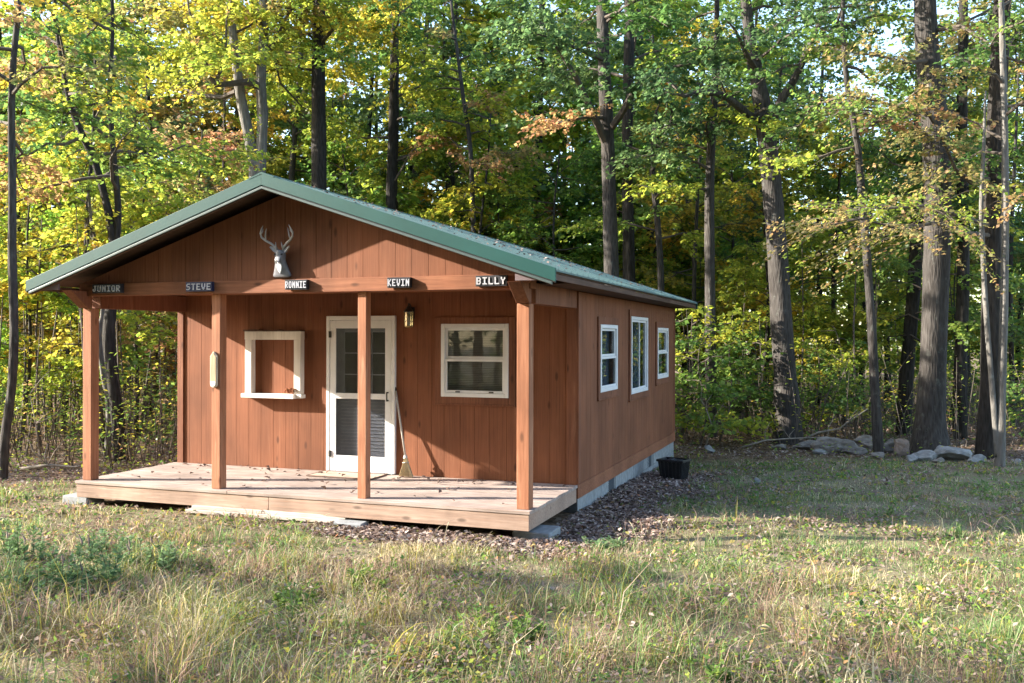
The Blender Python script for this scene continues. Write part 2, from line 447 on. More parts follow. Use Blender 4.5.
# corner boards and skirt band
for a0, a1 in ((-.115, .016), (-W, -W + .10)):
    mb = MB(); mb.box(a0, a1, D - .022, D - .0005, .0, 2.40)
    mb.build('corner_board', M['trim'], cabin, .004, dz=DK)
mb = MB(); mb.box(.0185, .036, D - .022, D + .10, .02, 2.37); mb.build('corner_board', M['trim'], cabin, .003, dz=DK)
mb = MB(); mb.box(.0185, .030, D + L - .08, D + L, .02, 2.37); mb.build('corner_board', M['trim'], cabin, .003, dz=DK)
mb = MB(); mb.box(-.05, .034, D - .02, D + L, -.165, .004); mb.build('skirt_board', M['beam'], cabin, .004, dz=DK)
# foundation
mb = MB()
yb = D + .03; k = 0
while yb < D + L - .05:
    e = min(yb + .398, D + L - .01)
    for z0, z1 in ((-.36, -.168), (-.56, -.368), (-.90, -.568)):
        off = .2 if abs(z0 + .56) < .01 else 0
        if any(abs((yb + e) / 2 - vy) < .2 for vy in (3.584, 6.285)) and z1 > -.2:
            continue
        mb.box(-.22, .012, yb, e - .006, z0, z1)
    yb += .40
mb.m = 1
mb.box(-.20, .004, D + .03, D + L - .01, -.90, -.17)
mb.m = 0
mb.box(-W + .03, -.225, D + .03, D + .22, -.9, -.17)
mb.box(-W + .03, -.225, D + L - .2, D + L - .01, -.9, -.17)
mb.box(-W + .06, -W + .25, D + .225, D + L - .205, -.9, -.17)
mb.build('foundation', [M['concrete'], M['mortar']], cabin, .004, dz=DK)
for vy in (3.584, 6.285):
    mb = MB(); mb.box(.0045, .009, vy - .19, vy + .19, -.36, -.17)
    for q in range(7): mb.box(.009, .013, vy - .17, vy + .17, -.345 + q * .025, -.335 + q * .025)
    mb.build('foundation_vent', M['vent'], cabin, dz=DK)
# interior floor and partition so the rooms read as dark rooms
mb = MB(); mb.box(-W + .12, -.05, D + .065, D + L - .065, -.16, -.01); mb.build('interior_floor', M['interior'], cabin, dz=DK)
mb = MB(); mb.box(-W + .12, -.05, D + .065, D + L - .065, 2.30, 2.33); mb.build('interior_ceiling', M['interior'], cabin, dz=DK)
mb = MB(); mb.box(-3.0, -2.95, D + .5, D + L - .065, -.009, 2.299); mb.build('interior_partition', M['interior'], cabin, dz=DK)

# deck
mb = MB(); rg = random.Random(3)
yb = -.03
while yb < D - .03:
    e = min(yb + .142, D - .006)
    j = rg.uniform(-.9, .9); z = rg.uniform(-.003, .002)
    cut = -W / 2 + j * 1.6
    for a0, a1 in ((-W - .06, cut - .002), (cut + .002, .025)):
        zz = z + rg.uniform(-.0015, .0015)
        mb.box(a0, a1, yb, e - .006, -.036 + zz, zz)
    yb += .142
mb.build('deck_boards', M['deck'], cabin, .004, dz=DK)
mb = MB()
mb.box(-W - .045, -3.16, -.018, .022, -.205, -.040); mb.box(-3.155, .012, -.020, .022, -.21, -.040)
mb.build('deck_rim', M['rim'], cabin, .004, dz=DK)
mb = MB(); mb.box(-.03, .012, .024, D - .03, -.205, -.040); mb.build('deck_rim', M['rim'], cabin, .004, dz=DK)
mb = MB(); mb.box(-W - .045, -W - .005, .024, D - .03, -.205, -.040); mb.build('deck_rim', M['rim'], cabin, .004, dz=DK)
mb = MB()
for q in range(12):
    a = -W + .25 + q * .48
    mb.box(a, a + .04, .024, D - .03, -.20, -.040)
mb.build('deck_joists', M['rim'], cabin, dz=DK)
# posts
for (a0, a1, y0, y1) in ((-W - .012, -W + .123, .045, .178), (-4.000, -3.878, .045, .168), (-2.040, -1.932, .05, .158), (-.150, -.010, .045, .185)):
    mb = MB(); mb.box(a0, a1, y0, y1, .001, 2.316 if a0 > -5 and a0 < -1 else 2.163)
    mb.build('porch_post', M['post'], cabin, .007, dz=DK)

# roof
E0 = W / 2 + .405
YF, YB = -.40, D + L + .19
def slope(side, d, z):                       # point on the slope at horizontal distance d from the ridge
    return (-W / 2 + side * d, roof_z(-W / 2 + d) + z)
roof = None
for side in (1, -1):
    mb = MB()
    p = [slope(side, 0, 0), slope(side, E0 + .02, 0), slope(side, E0 + .02, -.018), slope(side, 0, -.018)]
    if side > 0: p = p[::-1]
    mb.prism(p, YF - .02, YB, 'y')
    y = YF + .06
    while y < YB - .03:                      # pressed ribs running up the slope
        for (d0, d1) in ((0.02, E0 + .018),):
            A = [(*slope(side, d0, 0), y - .018), (*slope(side, d0, .019), y - .009), (*slope(side, d0, .019), y + .009), (*slope(side, d0, 0), y + .018)]
            B = [(*slope(side, d1, 0), y - .018), (*slope(side, d1, .019), y - .009), (*slope(side, d1, .019), y + .009), (*slope(side, d1, 0), y + .018)]
            vs = [(a, yy, z) for a, z, yy in A + B]
            mb.add(vs, [(0, 1, 5, 4), (1, 2, 6, 5), (2, 3, 7, 6), (0, 3, 2, 1), (4, 5, 6, 7)])
        y += .2286
    o = mb.build('roof', M['roofmetal'], cabin, dz=DK)
    roof = roof or o
    mb = MB()                                # sheathing and rafters seen from below
    p = [slope(side, .0, -.0185), slope(side, E0 - .01, -.0185), slope(side, E0 - .01, -.04), slope(side, .0, -.04)]
    if side > 0: p = p[::-1]
    mb.prism(p, YF + .03, YB - .03, 'y')
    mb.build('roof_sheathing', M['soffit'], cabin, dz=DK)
    # rake trim: green face, near-black strip coloured as the gap's shadow, pale lower lip
    def rake(z0, z1, y0, y1, mat, nm, d1=E0 + .02):
        mb = MB(); p = [slope(side, 0, z1), slope(side, d1, z1), slope(side, d1, z0), slope(side, 0, z0)]
        if side > 0: p = p[::-1]
        mb.prism(p, y0, y1, 'y'); return mb.build(nm, mat, cabin, .003, dz=DK)
    rake(-.118, .016, YF - .045, YF - .021, M['fascia'], 'rake_trim')
    rake(-.130, -.119, YF - .036, YF - .021, M['gapshade'], 'rake_gap_shade')
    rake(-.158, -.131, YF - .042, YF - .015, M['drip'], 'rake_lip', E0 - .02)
    rake(-.165, -.041, YF - .014, YF + .02, M['soffit'], 'barge_board', E0 - .03)
    rake(-.118, .016, YB + .001, YB + .024, M['fascia'], 'rake_trim')
    # eave box: dark fascia board and level soffit, closed in front by a faded triangle
    s = side; ae = -W / 2 + s * (E0 - .005); aw = -W / 2 + s * (W / 2 + .022); zt = roof_z(-W / 2 + E0) - .042
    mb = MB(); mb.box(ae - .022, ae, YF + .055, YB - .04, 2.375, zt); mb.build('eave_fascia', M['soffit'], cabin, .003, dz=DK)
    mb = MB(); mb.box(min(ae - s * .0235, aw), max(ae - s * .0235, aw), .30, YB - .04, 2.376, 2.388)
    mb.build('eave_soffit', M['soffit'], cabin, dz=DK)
    mb = MB(); ai = -W / 2 + s * (W / 2 - .02)
    p = [(ai, 2.376), (ae + s * .012, 2.376), (ae + s * .012, zt - .055), (ai, roof_z(ai) - .168)]
    if s < 0: p = p[::-1]
    mb.prism(p, YF + .022, YF + .05, 'y'); mb.build('eave_return', M['return'], cabin, .002, dz=DK)
mb = MB()                                    # ridge cap
p = [slope(-1, .16, .004), (-W / 2, roof_z(-W / 2) + .004), slope(1, .16, .004), slope(1, .16, .020), (-W / 2, roof_z(-W / 2) + .026), slope(-1, .16, .020)]
mb.prism(p, YF - .048, YB + .02, 'y'); mb.build('ridge_cap', M['fascia'], cabin, dz=DK)

# windows
def hung_window(parent, fr, plane, axis, blinds, trim):
    """double hung or sliding sash window; fr = (u0,u1,z0,z1) outer size of the white frame"""
    u0, u1, z0, z1, kind = fr
    def bx(mb, a, b, d0, d1, c, d):          # d measured outwards from the wall plane
        if axis == 'a': mb.box(a, b, plane - d1, plane - d0, c, d)
        else: mb.box(plane + d0, plane + d1, a, b, c, d)
        return mb
    w = .052
    mb = MB()
    bx(mb, u0, u0 + w, -.03, .030, z0, z1); bx(mb, u1 - w, u1, -.03, .030, z0, z1)
    bx(mb, u0 + w + .0005, u1 - w - .0005, -.03, .030, z0, z0 + w); bx(mb, u0 + w + .0005, u1 - w - .0005, -.03, .030, z1 - w, z1)
    win = mb.build('window', M['white'], parent, .005, dz=DK)
    i0, i1, k0, k1 = u0 + w + .001, u1 - w - .001, z0 + w + .001, z1 - w - .001
    if kind == 'hung':
        zm = (k0 + k1) / 2; sashes = [(i0, i1, k0, zm + .02, .004, .020), (i0, i1, zm + .021, k1, -.014, .002)]
    else:
        um = (i0 + i1) / 2; sashes = [(i0, um + .015, k0, k1, .004, .020), (um + .016, i1, k0, k1, -.014, .002)]
    s = .032
    for (a, b, c, d, e0, e1) in sashes:
        mb = MB()
        bx(mb, a, a + s, e0, e1, c, d); bx(mb, b - s, b, e0, e1, c, d)
        bx(mb, a + s + .0005, b - s - .0005, e0, e1, c, c + s); bx(mb, a + s + .0005, b - s - .0005, e0, e1, d - s, d)
        mb.build('sash', M['white'], win, .003, dz=0 * DK + DK)
        mb = MB(); bx(mb, a + s, b - s, e0 + .004, e0 + .008, c + s, d - s); mb.build('pane', M['glass'], win, dz=DK)
    (a, b, c, d, e0, e1) = sashes[0]
    if blinds:
        mb = MB(); z = k1
        while z > k0 + .02:
            if axis == 'a': mb.add([(i0, plane + .055, z), (i1, plane + .055, z), (i1, plane + .068, z - .020), (i0, plane + .068, z - .020)], [(0, 1, 2, 3)])
            else: mb.add([(plane - .055, i0, z), (plane - .055, i1, z), (plane - .068, i1, z - .020), (plane - .068, i0, z - .020)], [(0, 1, 2, 3)])
            z -= .0225
        mb.build('blind', M['blind'], win, dz=DK)
        for q in (.22, .78):
            mb = MB(); uu = a + (b - a) * q
            bx(mb, uu - .03, uu + .03, .0205, .030, c + .004, c + .020)
            mb.build('sash_latch', M['black'], win, dz=DK)
    else:
        mb = MB(); q = 22; ww = (i1 - i0) / q
        for n_ in range(q + 1):             # gathered curtain
            uu = i0 + n_ * ww; dd = -.085 - .02 * (n_ % 2)
            mb.v += ([(uu, plane - dd, k0), (uu, plane - dd, k1)] if axis == 'a' else [(plane + dd, uu, k0), (plane + dd, uu, k1)])
        for n_ in range(q):
            mb.f.append((2 * n_, 2 * n_ + 2, 2 * n_ + 3, 2 * n_ + 1)); mb.mi.append(0)
        mb.build('curtain', M['curtain'], win, dz=DK)
    t = .085
    mb = MB()
    tr = trim
    bx(mb, u0 - tr, u0 - .001, .001, .022, z0 - t, z1 + tr); bx(mb, u1 + .001, u1 + tr, .001, .022, z0 - t, z1 + tr)
    bx(mb, u0 - .0005, u1 + .0005, .001, .022, z1 + .001, z1 + tr); bx(mb, u0 - .0005, u1 + .0005, .001, .024, z0 - t, z0 - .001)
    bx(mb, u0 - tr - .01, u1 + tr + .01, .001, .030, z0 - t - .022, z0 - t - .001)
    mb.build('window_trim', M['trim'], win, .003, dz=DK)
    return win
M['curtain'] = plain('dark_blue_curtain', (.05, .075, .115), .95, 0, .2, 6)
hung_window(cabin, (-1.80, -.875, 1.045, 1.98, 'hung'), D, 'a', True, .085)
for w in SW: hung_window(cabin, w, .018, 'y', False, .10)

# storm door with the older door behind it
mb = MB()
x0, x1, zt = -3.478, -2.452, 2.09
mb.box(x0, x0 + .052, D - .045, D + .03, .012, zt); mb.box(x1 - .052, x1, D - .045, D + .03, .012, zt)
mb.box(x0 + .0525, x1 - .0525, D - .045, D + .03, zt - .055, zt)
door = mb.build('door', M['white'], cabin, .005, dz=DK)
a0, a1 = x0 + .056, x1 - .056; st = .088
def panel(nm, mat, boxes, bev=.004):
    mb = MB()
    for b in boxes: mb.box(*b)
    return mb.build(nm, mat, door, bev, dz=DK)
y0, y1 = D - .040, D - .008
panel('door_leaf', M['white'], [(a0, a0 + st, y0, y1, .016, 2.03), (a1 - st, a1, y0, y1, .016, 2.03), (a0 + st, a1 - st, y0 + .001, y1, 1.925, 2.03),
                                (a0 + st, a1 - st, y0 + .001, y1, .985, 1.06), (a0 + st, a1 - st, y0 + .001, y1, .016, .225)])
panel('door_pane', M['screen'], [(a0 + st, a1 - st, D - .026, D - .022, 1.06, 1.925)], 0)
panel('door_pane', M['screen'], [(a0 + st, a1 - st, D - .026, D - .022, .225, .985)], 0)
yi = D + .055
panel('inner_door', M['innerdoor'], [(a0 - .02, a1 + .02, yi, yi + .04, .0, 1.02), (a0 - .02, a0 + st + .07, yi, yi + .04, 1.0205, 2.04), (a1 - st - .04, a1 + .02, yi, yi + .04, 1.0205, 2.04), (a0 + st + .0705, a1 - st - .0405, yi, yi + .04, 1.88, 2.04)])
g0, g1 = a0 + st + .07, a1 - st - .04
panel('inner_pane', M['doordark'], [(g0, g1, yi + .02, yi + .03, 1.02, 1.88)], 0)
mun = []
for q in (0, 1, 2, 3):
    x = g0 + (g1 - g0) * q / 3; mun.append((x - .006, x + .006, yi + .004, yi + .02, 1.02, 1.88))
for q in (0, 1, 2, 3):
    z = 1.02 + .86 * q / 3; mun.append((g0 + .006, g1 - .006, yi + .002, yi + .019, z - .006, z + .006))
panel('muntins', M['doorline'], mun, 0)
sl = []
z = .29
while z < .95: sl.append((a0 + st + .03, a1 - st - .002, yi - .012, yi - .001, z, z + .009)); z += .046
panel('louver', M['doorline'], sl, .002)
panel('handle', M['black'], [(a1 - .052, a1 - .036, y0 - .045, y0 - .030, .965, 1.09), (a1 - .054, a1 - .034, y0 - .030, y0, .965, .985), (a1 - .054, a1 - .034, y0 - .030, y0, 1.07, 1.09)])
for z in (.20, 1.80): panel('hinge', M['black'], [(x0 + .040, x0 + .078, D - .056, D - .0405, z, z + .085)])
panel('threshold', M['concrete'], [(x0 + .02, x1 - .02, D - .07, D - .046, .001, .014)])

# white framed serving hatch
mb = MB()
h0, h1, k0, k1 = -4.735, -3.845, 1.03, 1.885
mb.box(h0, h0 + .105, D - .10, D - .001, k0, k1 - .115); mb.box(h1 - .105, h1, D - .10, D - .001, k0, k1 - .115)
mb.box(h0 - .004, h1 + .004, D - .105, D - .001, k1 - .1145, k1)
hatch = mb.build('hatch_frame', M['hatchwhite'], cabin, .005, dz=DK)
mb = MB(); mb.box(h0 - .025, h1 - .07, D - .16, D - .001, k0 - .06, k0 - .001); mb.box(h1 - .0695, h1 + .02, D - .11, D - .001, k0 - .055, k0 - .001)
mb.build('sill', M['hatchwhite'], hatch, .005, dz=DK)
mb = MB(); rg = random.Random(5)
x = h0 - .01
while x < h1 - .01:
    w_ = rg.uniform(.05, .11); mb.box(x, min(x + w_, h1 + .012), D - .115 - rg.uniform(0, .02), D - .002, k1 + .001, k1 + .012 + rg.uniform(0, .016)); x += w_ + .002
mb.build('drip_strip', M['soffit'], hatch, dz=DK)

# ------------------------------------------------------------------ things on and by the cabin
def at_cabin(name, a, y, z, label, cat, group=None, rz=0.0):
    return empty(name, loc2w(a, y, z + DK), -YAW + rz, label, cat, group)

GL = {'J': ["00111", "00010", "00010", "00010", "10010", "10010", "01100"], 'U': ["10001"] * 6 + ["01110"], 'N': ["10001", "11001", "11101", "10111", "10011", "10001", "10001"],
      'I': ["11111", "00100", "00100", "00100", "00100", "00100", "11111"], 'O': ["01110"] + ["10001"] * 5 + ["01110"], 'R': ["11110", "10001", "10001", "11110", "10100", "10010", "10001"],
      'S': ["01111", "10000", "10000", "01110", "00001", "00001", "11110"], 'T': ["11111"] + ["00100"] * 6, 'E': ["11111", "10000", "10000", "11110", "10000", "10000", "11111"],
      'V': ["10001", "10001", "10001", "10001", "01010", "01010", "00100"], 'K': ["10001", "10010", "10100", "11000", "10100", "10010", "10001"],
      'B': ["11110", "10001", "10001", "11110", "10001", "10001", "11110"], 'L': ["10000"] * 6 + ["11111"], 'Y': ["10001", "10001", "01010", "00100", "00100", "00100", "00100"]}
for word, a0, a1, yaw, desc in (("JUNIOR", -5.70, -5.255, 0, 'black name board with six white letters above the far left porch post'),
                                ("STEVE", -4.29, -3.92, 0, 'navy name board with five white letters above the post carrying a pointed plaque'),
                                ("RONNIE", -2.91, -2.63, 3, 'small black name board with crowded white letters right below the deer head'),
                                ("KEVIN", -1.61, -1.34, 4, 'small thick black name board with white letters between deer head and right porch post'),
                                ("BILLY", -.575, -.225, 0, 'black name board with five white letters at the beam end above the right corner post')):
    wd = a1 - a0; hh = .112
    r_ = at_cabin('name_board', (a0 + a1) / 2, -.010, 2.345, desc, 'name board', 'name boards along the porch beam', R(yaw))
    mb = MB(); mb.box(-wd / 2, wd / 2, -.052 - abs(yaw) * .003, -.001, 0, hh); mb.build('board', M['plaquenavy'] if word[0] == 'S' else M['plaqueblack'], r_, .003)
    n = len(word); cw = wd / (n + .12); d0 = -.052 - abs(yaw) * .003
    for i, ch in enumerate(word):
        g = GL[ch]; cell = cw * .66 / 5; ch_h = hh * .66 / 7; x0 = -wd / 2 + cw * (i + .23); mb = MB()
        for r0, row in enumerate(g):
            c = 0
            while c < 5:
                if row[c] == '1':
                    c2 = c
                    while c2 < 5 and row[c2] == '1': c2 += 1
                    zt_ = hh * .83 - r0 * ch_h
                    mb.box(x0 + c * cell - .002, x0 + c2 * cell + .002, d0 - .008 - .0002 * r0, d0 - .0005, zt_ - ch_h - .0012, zt_)
                    c = c2
                else: c += 1
        mb.build('letter', M['letter'], r_)

# deer head
dr = at_cabin('deer_head', -2.985, .020, 2.49, 'silver grey deer head with antlers mounted in the middle of the gable', 'deer head')
def loft(rings, n=20):                       # rings: (z, y centre, half width, half depth)
    mb = MB()
    for z, yc, hw, hd in rings:
        for k in range(n):
            t = 2 * math.pi * k / n
            c, s_ = math.cos(t), math.sin(t)
            mb.v.append((hw * math.copysign(abs(c) ** .8, c), min(-.002, yc + hd * math.copysign(abs(s_) ** .8, s_)), z))
    for i in range(len(rings) - 1):
        for k in range(n):
            mb.f.append((i * n + k, i * n + (k + 1) % n, (i + 1) * n + (k + 1) % n, (i + 1) * n + k)); mb.mi.append(0)
    mb.f.append(tuple(range(n - 1, -1, -1))); mb.mi.append(0)
    mb.f.append(tuple((len(rings) - 1) * n + k for k in range(n))); mb.mi.append(0)
    return mb
loft([(0, -.03, .085, .022), (.012, -.032, .115, .026), (.03, -.035, .118, .03), (.07, -.042, .102, .036), (.11, -.05, .086, .044), (.15, -.058, .072, .05), (.19, -.066, .060, .055),
      (.22, -.07, .058, .055), (.25, -.07, .060, .055), (.28, -.068, .054, .05), (.30, -.075, .045, .05), (.312, -.07, .02, .03)]).build('head', M['deer'], dr, smooth=True)
mb = MB()                                    # muzzle, reaching forward
for i, (y, z, r) in enumerate(((-.08, .262, .052), (-.108, .235, .046), (-.130, .195, .035), (-.138, .172, .030), (-.141, .160, .018))):
    for k in range(14):
        t = 2 * math.pi * k / 14; mb.v.append((r * math.cos(t), y, z + r * .8 * math.sin(t)))
for i in range(4):
    for k in range(14): mb.f.append((i * 14 + k, (i + 1) * 14 + k, (i + 1) * 14 + (k + 1) % 14, i * 14 + (k + 1) % 14)); mb.mi.append(0)
mb.f.append(tuple(range(4 * 14, 5 * 14))); mb.mi.append(0)
mb.build('muzzle', M['deer'], dr, smooth=True)
mb = MB(); mb.add([(-.020, -.158, .182), (.020, -.158, .182), (.012, -.162, .155), (-.012, -.162, .155), (0, -.160, .190)], [(0, 3, 2, 1), (0, 1, 4)]); mb.build('nose', M['black'], dr)
mb = MB()                                    # throat patch
tp = [(0, -.082, .040), (.020, -.094, .075), (.036, -.108, .115), (.034, -.118, .150), (0, -.122, .155), (-.034, -.118, .150), (-.036, -.108, .115), (-.020, -.094, .075)]
mb.add(tp + [(x * .9, y + .03, z) for x, y, z in tp], [tuple(range(8))] + [(i, i + 8, (i + 1) % 8 + 8, (i + 1) % 8) for i in range(8)]); mb.build('throat_patch', M['throat'], dr)
for s in (-1, 1):
    mb = MB()
    e = [(s * .048, -.075, .270), (s * .085, -.085, .300), (s * .125, -.095, .345), (s * .118, -.085, .355), (s * .075, -.075, .335), (s * .040, -.07, .300)]
    mb.add(e + [(x, y + .022, z) for x, y, z in e], [tuple(range(6)), tuple(range(11, 5, -1))] + [(i, (i + 1) % 6, (i + 1) % 6 + 6, i + 6) for i in range(6)])
    mb.build('ear', M['antler'], dr, .004, True)
    mb = MB()
    mb.tube([(s * .030, -.07, .30), (s * .055, -.085, .345), (s * .105, -.10, .385), (s * .165, -.12, .42), (s * .205, -.14, .455), (s * .215, -.15, .50), (s * .195, -.16, .545), (s * .17, -.165, .585)], [.014, .013, .013, .012, .011, .010, .007, .003], 8)
    mb.tube([(s * .165, -.12, .42), (s * .158, -.135, .47), (s * .150, -.14, .52), (s * .140, -.14, .555)], [.010, .009, .006, .003], 7)
    mb.tube([(s * .213, -.148, .49), (s * .185, -.15, .52), (s * .178, -.152, .555)], [.009, .007, .003], 7)
    mb.tube([(s * .040, -.078, .315), (s * .042, -.10, .355), (s * .037, -.112, .40)], [.009, .008, .003], 7)
    mb.build('antler', M['antler'], dr, smooth=True)
    mb = MB(); mb.tube([(s * .040, -.100, .258), (s * .046, -.128, .256)], [.012, .008], 8); mb.build('eye', M['black'], dr, smooth=True)

# wall lantern
ln = at_cabin('wall_lantern', -2.226, D - .001, 1.93, 'small black and brass wall lantern right of the white door', 'lantern')
def ring_tube(prof, n=12, yc=-.095):
    mb = MB()
    for r, z in prof:
        for k in range(n):
            t = 2 * math.pi * (k + .5) / n; mb.v.append((r * math.cos(t), yc + r * math.sin(t), z))
    for i in range(len(prof) - 1):
        for k in range(n): mb.f.append((i * n + k, i * n + (k + 1) % n, (i + 1) * n + (k + 1) % n, (i + 1) * n + k)); mb.mi.append(0)
    mb.f.append(tuple(range(n - 1, -1, -1))); mb.mi.append(0); mb.f.append(tuple((len(prof) - 1) * n + k for k in range(n))); mb.mi.append(0)
    return mb
ring_tube([(.062, .205), (.066, .21), (.05, .235), (.03, .255), (.024, .275), (.012, .285), (.008, .305), (.002, .31)]).build('cap', M['black'], ln, smooth=False)
ring_tube([(.03, -.0), (.048, .008), (.058, .02), (.058, .026)]).build('base', M['brass'], ln)
ring_tube([(.048, .027), (.050, .204)], 6).build('glass', M['lampglass'], ln)
mb = MB()
for k in range(6):
    t = 2 * math.pi * (k + .5) / 6; mb.tube([(.053 * math.cos(t), -.095 + .053 * math.sin(t), .024), (.056 * math.cos(t), -.095 + .056 * math.sin(t), .208)], .005, 6)
for z in (.085, .145): mb.tube([(.054 * math.cos(2 * math.pi * (k + .5) / 6), -.095 + .054 * math.sin(2 * math.pi * (k + .5) / 6), z) for k in range(7)], .004, 5)
mb.build('cage', M['brass'], ln)
ring_tube([(.010, .03), (.013, .06), (.020, .10), (.014, .14), (.004, .15)], 10).build('bulb', M['letter'], ln, smooth=True)
mb = MB(); mb.box(-.04, .04, -.018, 0, .12, .27); mb.tube([(0, -.01, .245), (0, -.05, .30), (0, -.095, .315), (0, -.095, .30)], .008, 8); mb.build('bracket', M['black'], ln, .004)

# broom leaning by the door
br = at_cabin('broom', -2.255, 1.66, 0, 'straw broom with pale handle leaning on the wall beside the white door', 'broom')
mb = MB(); mb.tube([(.01, .015, .26), (-.195, .135, 1.12)], [.013, .012], 10); mb.build('handle', M['handle'], br, smooth=True)
mb = MB(); mb.tube([(-.192, .134, 1.105), (-.203, .140, 1.15)], [.014, .012], 10); mb.build('handle_grip', M['black'], br, smooth=True)
mb = MB(); rg = random.Random(2)
for k in range(130):
    a = rg.uniform(-1, 1); b = rg.uniform(-1, 1)
    mb.tube([(.012 + a * .012, .015 + b * .010, .27), (.020 + a * .045, .008 + b * .024, .15), (.03 + a * rg.uniform(.085, .11), -.005 + b * .03, rg.uniform(0.003, .02))], [.0035, .004, .0025], 4)
mb.build('bristles', M['straw'], br)
mb = MB(); mb.tube([(.010, .015, .245), (.008, .016, .285)], [.030, .018], 10); mb.tube([(.018, .010, .185), (.017, .011, .195)], [.047, .046], 12); mb.build('binding', M['handle'], br)

# doormat
dm = at_cabin('doormat', -3.02, 1.52, .0, 'faded pinkish doormat lying in front of the white door', 'doormat')
mb = MB(); mb.box(-.46, .46, -.20, .20, .003, .012); mb.build('mat', M['mat'], dm, .003)
mb = MB()
for b in ((-.475, .475, -.215, -.201), (-.475, .475, .201, .215), (-.475, -.4605, -.2005, .2005), (.4605, .475, -.2005, .2005)): mb.box(*b, .002, .015)
mb.build('mat_border', M['matedge'], dm)

# pointed plaque on the second post
pq = at_cabin('wooden_plaque', -3.955, .0435, .0, 'pale pointed wooden plaque fixed to the second porch post from the left', 'plaque')
out_ = [(-.047, 1.24), (-.036, 1.215), (0, 1.205), (.036, 1.215), (.047, 1.24), (.047, 1.575), (0, 1.635), (-.047, 1.575)]
mb = MB(); mb.prism(out_, -.026, -.0005, 'y'); mb.build('plaque_back', M['plaqueedge'], pq, .002)
mb = MB(); mb.prism([(x * .8, 1.42 + (z - 1.42) * .94) for x, z in out_], -.031, -.0265, 'y'); mb.build('plaque_face', M['plaquewood'], pq, .001)
mb = MB(); mb.prism([(-.033, 1.232), (0, 1.222), (.033, 1.232), (.036, 1.275), (-.036, 1.275)], -.036, -.0315, 'y'); mb.build('plaque_dial', M['throat'], pq, .001)

# curled dead leaf on the hatch sill
cl = at_cabin('curled_leaf', -4.02, D - .09, k0 - .001, 'curled brown dead leaf lying on the white hatch sill', 'leaf')
M['curl'] = plain('curled_leaf', (.34, .15, .075), .8, 0, .3, 20)
mb = MB(); rg = random.Random(9)
for q in range(4):
    x = -.07 + q * .045; pts = []
    for i in range(5):
        t = i / 4; pts += [(x + t * .07 - .01, -.03 + .02 * math.sin(t * 5 + q), .012 + .085 * math.sin(t * 3.0) * rg.uniform(.7, 1.1)), (x + t * .07, .025, .012 + .07 * math.sin(t * 3.0 + .3))]
    n0 = len(mb.v); mb.v += pts
    for i in range(4): mb.f.append((n0 + 2 * i, n0 + 2 * i + 1, n0 + 2 * i + 3, n0 + 2 * i + 2)); mb.mi.append(0)
o = mb.build('blade', M['curl'], cl); sm = o.modifiers.new('thick', 'SOLIDIFY'); sm.thickness = .003

# black ribbed tub at the rear of the side wall
tb = empty('plastic_tub', (*loc2w(.545, 5.60).xy, ground_z(*loc2w(.545, 5.60).xy) - .03), -YAW + R(-14), 'black ribbed plastic tub standing on leaves by the block foundation', 'tub')
mb = MB(); b0, b1, h = .165, .205, .35
for s0, z in ((b0, 0), (b1, h)): mb.v += [(-s0, -s0 * .8, z), (s0, -s0 * .8, z), (s0, s0 * .8, z), (-s0, s0 * .8, z)]
for s0, z in ((b0 - .015, .02), (b1 - .012, h)): mb.v += [(-s0, -s0 * .8, z), (s0, -s0 * .8, z), (s0, s0 * .8, z), (-s0, s0 * .8, z)]
for i in range(4):
    j = (i + 1) % 4
    mb.f += [(i, j, 4 + j, 4 + i), (8 + j, 8 + i, 12 + i, 12 + j), (4 + i, 4 + j, 12 + j, 12 + i)]
mb.f += [(3, 2, 1, 0), (8, 9, 10, 11)]; mb.mi += [0] * len(mb.f)
mb.build('tub_body', M['blackplastic'], tb, .006)
mb = MB()
for (p0, p1) in (((-1, -1), (1, -1)), ((1, -1), (1, 1)), ((-1, 1), (1, 1)), ((-1, -1), (-1, 1))):
    for q in range(6):
        t = (q + .5) / 6; cx, cy = p0[0] + (p1[0] - p0[0]) * t, (p0[1] + (p1[1] - p0[1]) * t) * .8
        mb.tube([(cx * b0 * 1.0, cy * b0, .01), (cx * b1 * 1.0, cy * b1, h - .03)], .010, 6)
mb.build('tub_ribs', M['blackplastic'], tb)
mb = MB(); r1 = b1 + .02
for b in ((-r1, r1, -r1 * .8 - .002, -b1 * .8 + .001), (-r1, r1, b1 * .8 - .001, r1 * .8 + .002), (-r1, -b1 + .001, -b1 * .8 + .0015, b1 * .8 - .0015), (b1 - .001, r1, -b1 * .8 + .0015, b1 * .8 - .0015)): mb.box(*b, h - .025, h + .012)
mb.build('tub_rim', M['blackplastic'], tb, .006)
mb = MB(); n = 9; rg = random.Random(4)            # crumpled liner inside
for i in range(n):
    for j in range(n): mb.v.append((-.18 + .36 * i / (n - 1), -.145 + .29 * j / (n - 1), h - .03 + rg.uniform(0, .055) * math.sin(math.pi * i / (n - 1))))
for i in range(n - 1):
    for j in range(n - 1): mb.f.append((i * n + j, (i + 1) * n + j, (i + 1) * n + j + 1, i * n + j + 1)); mb.mi.append(0)
mb.build('tub_liner', M['blackplastic'], tb)

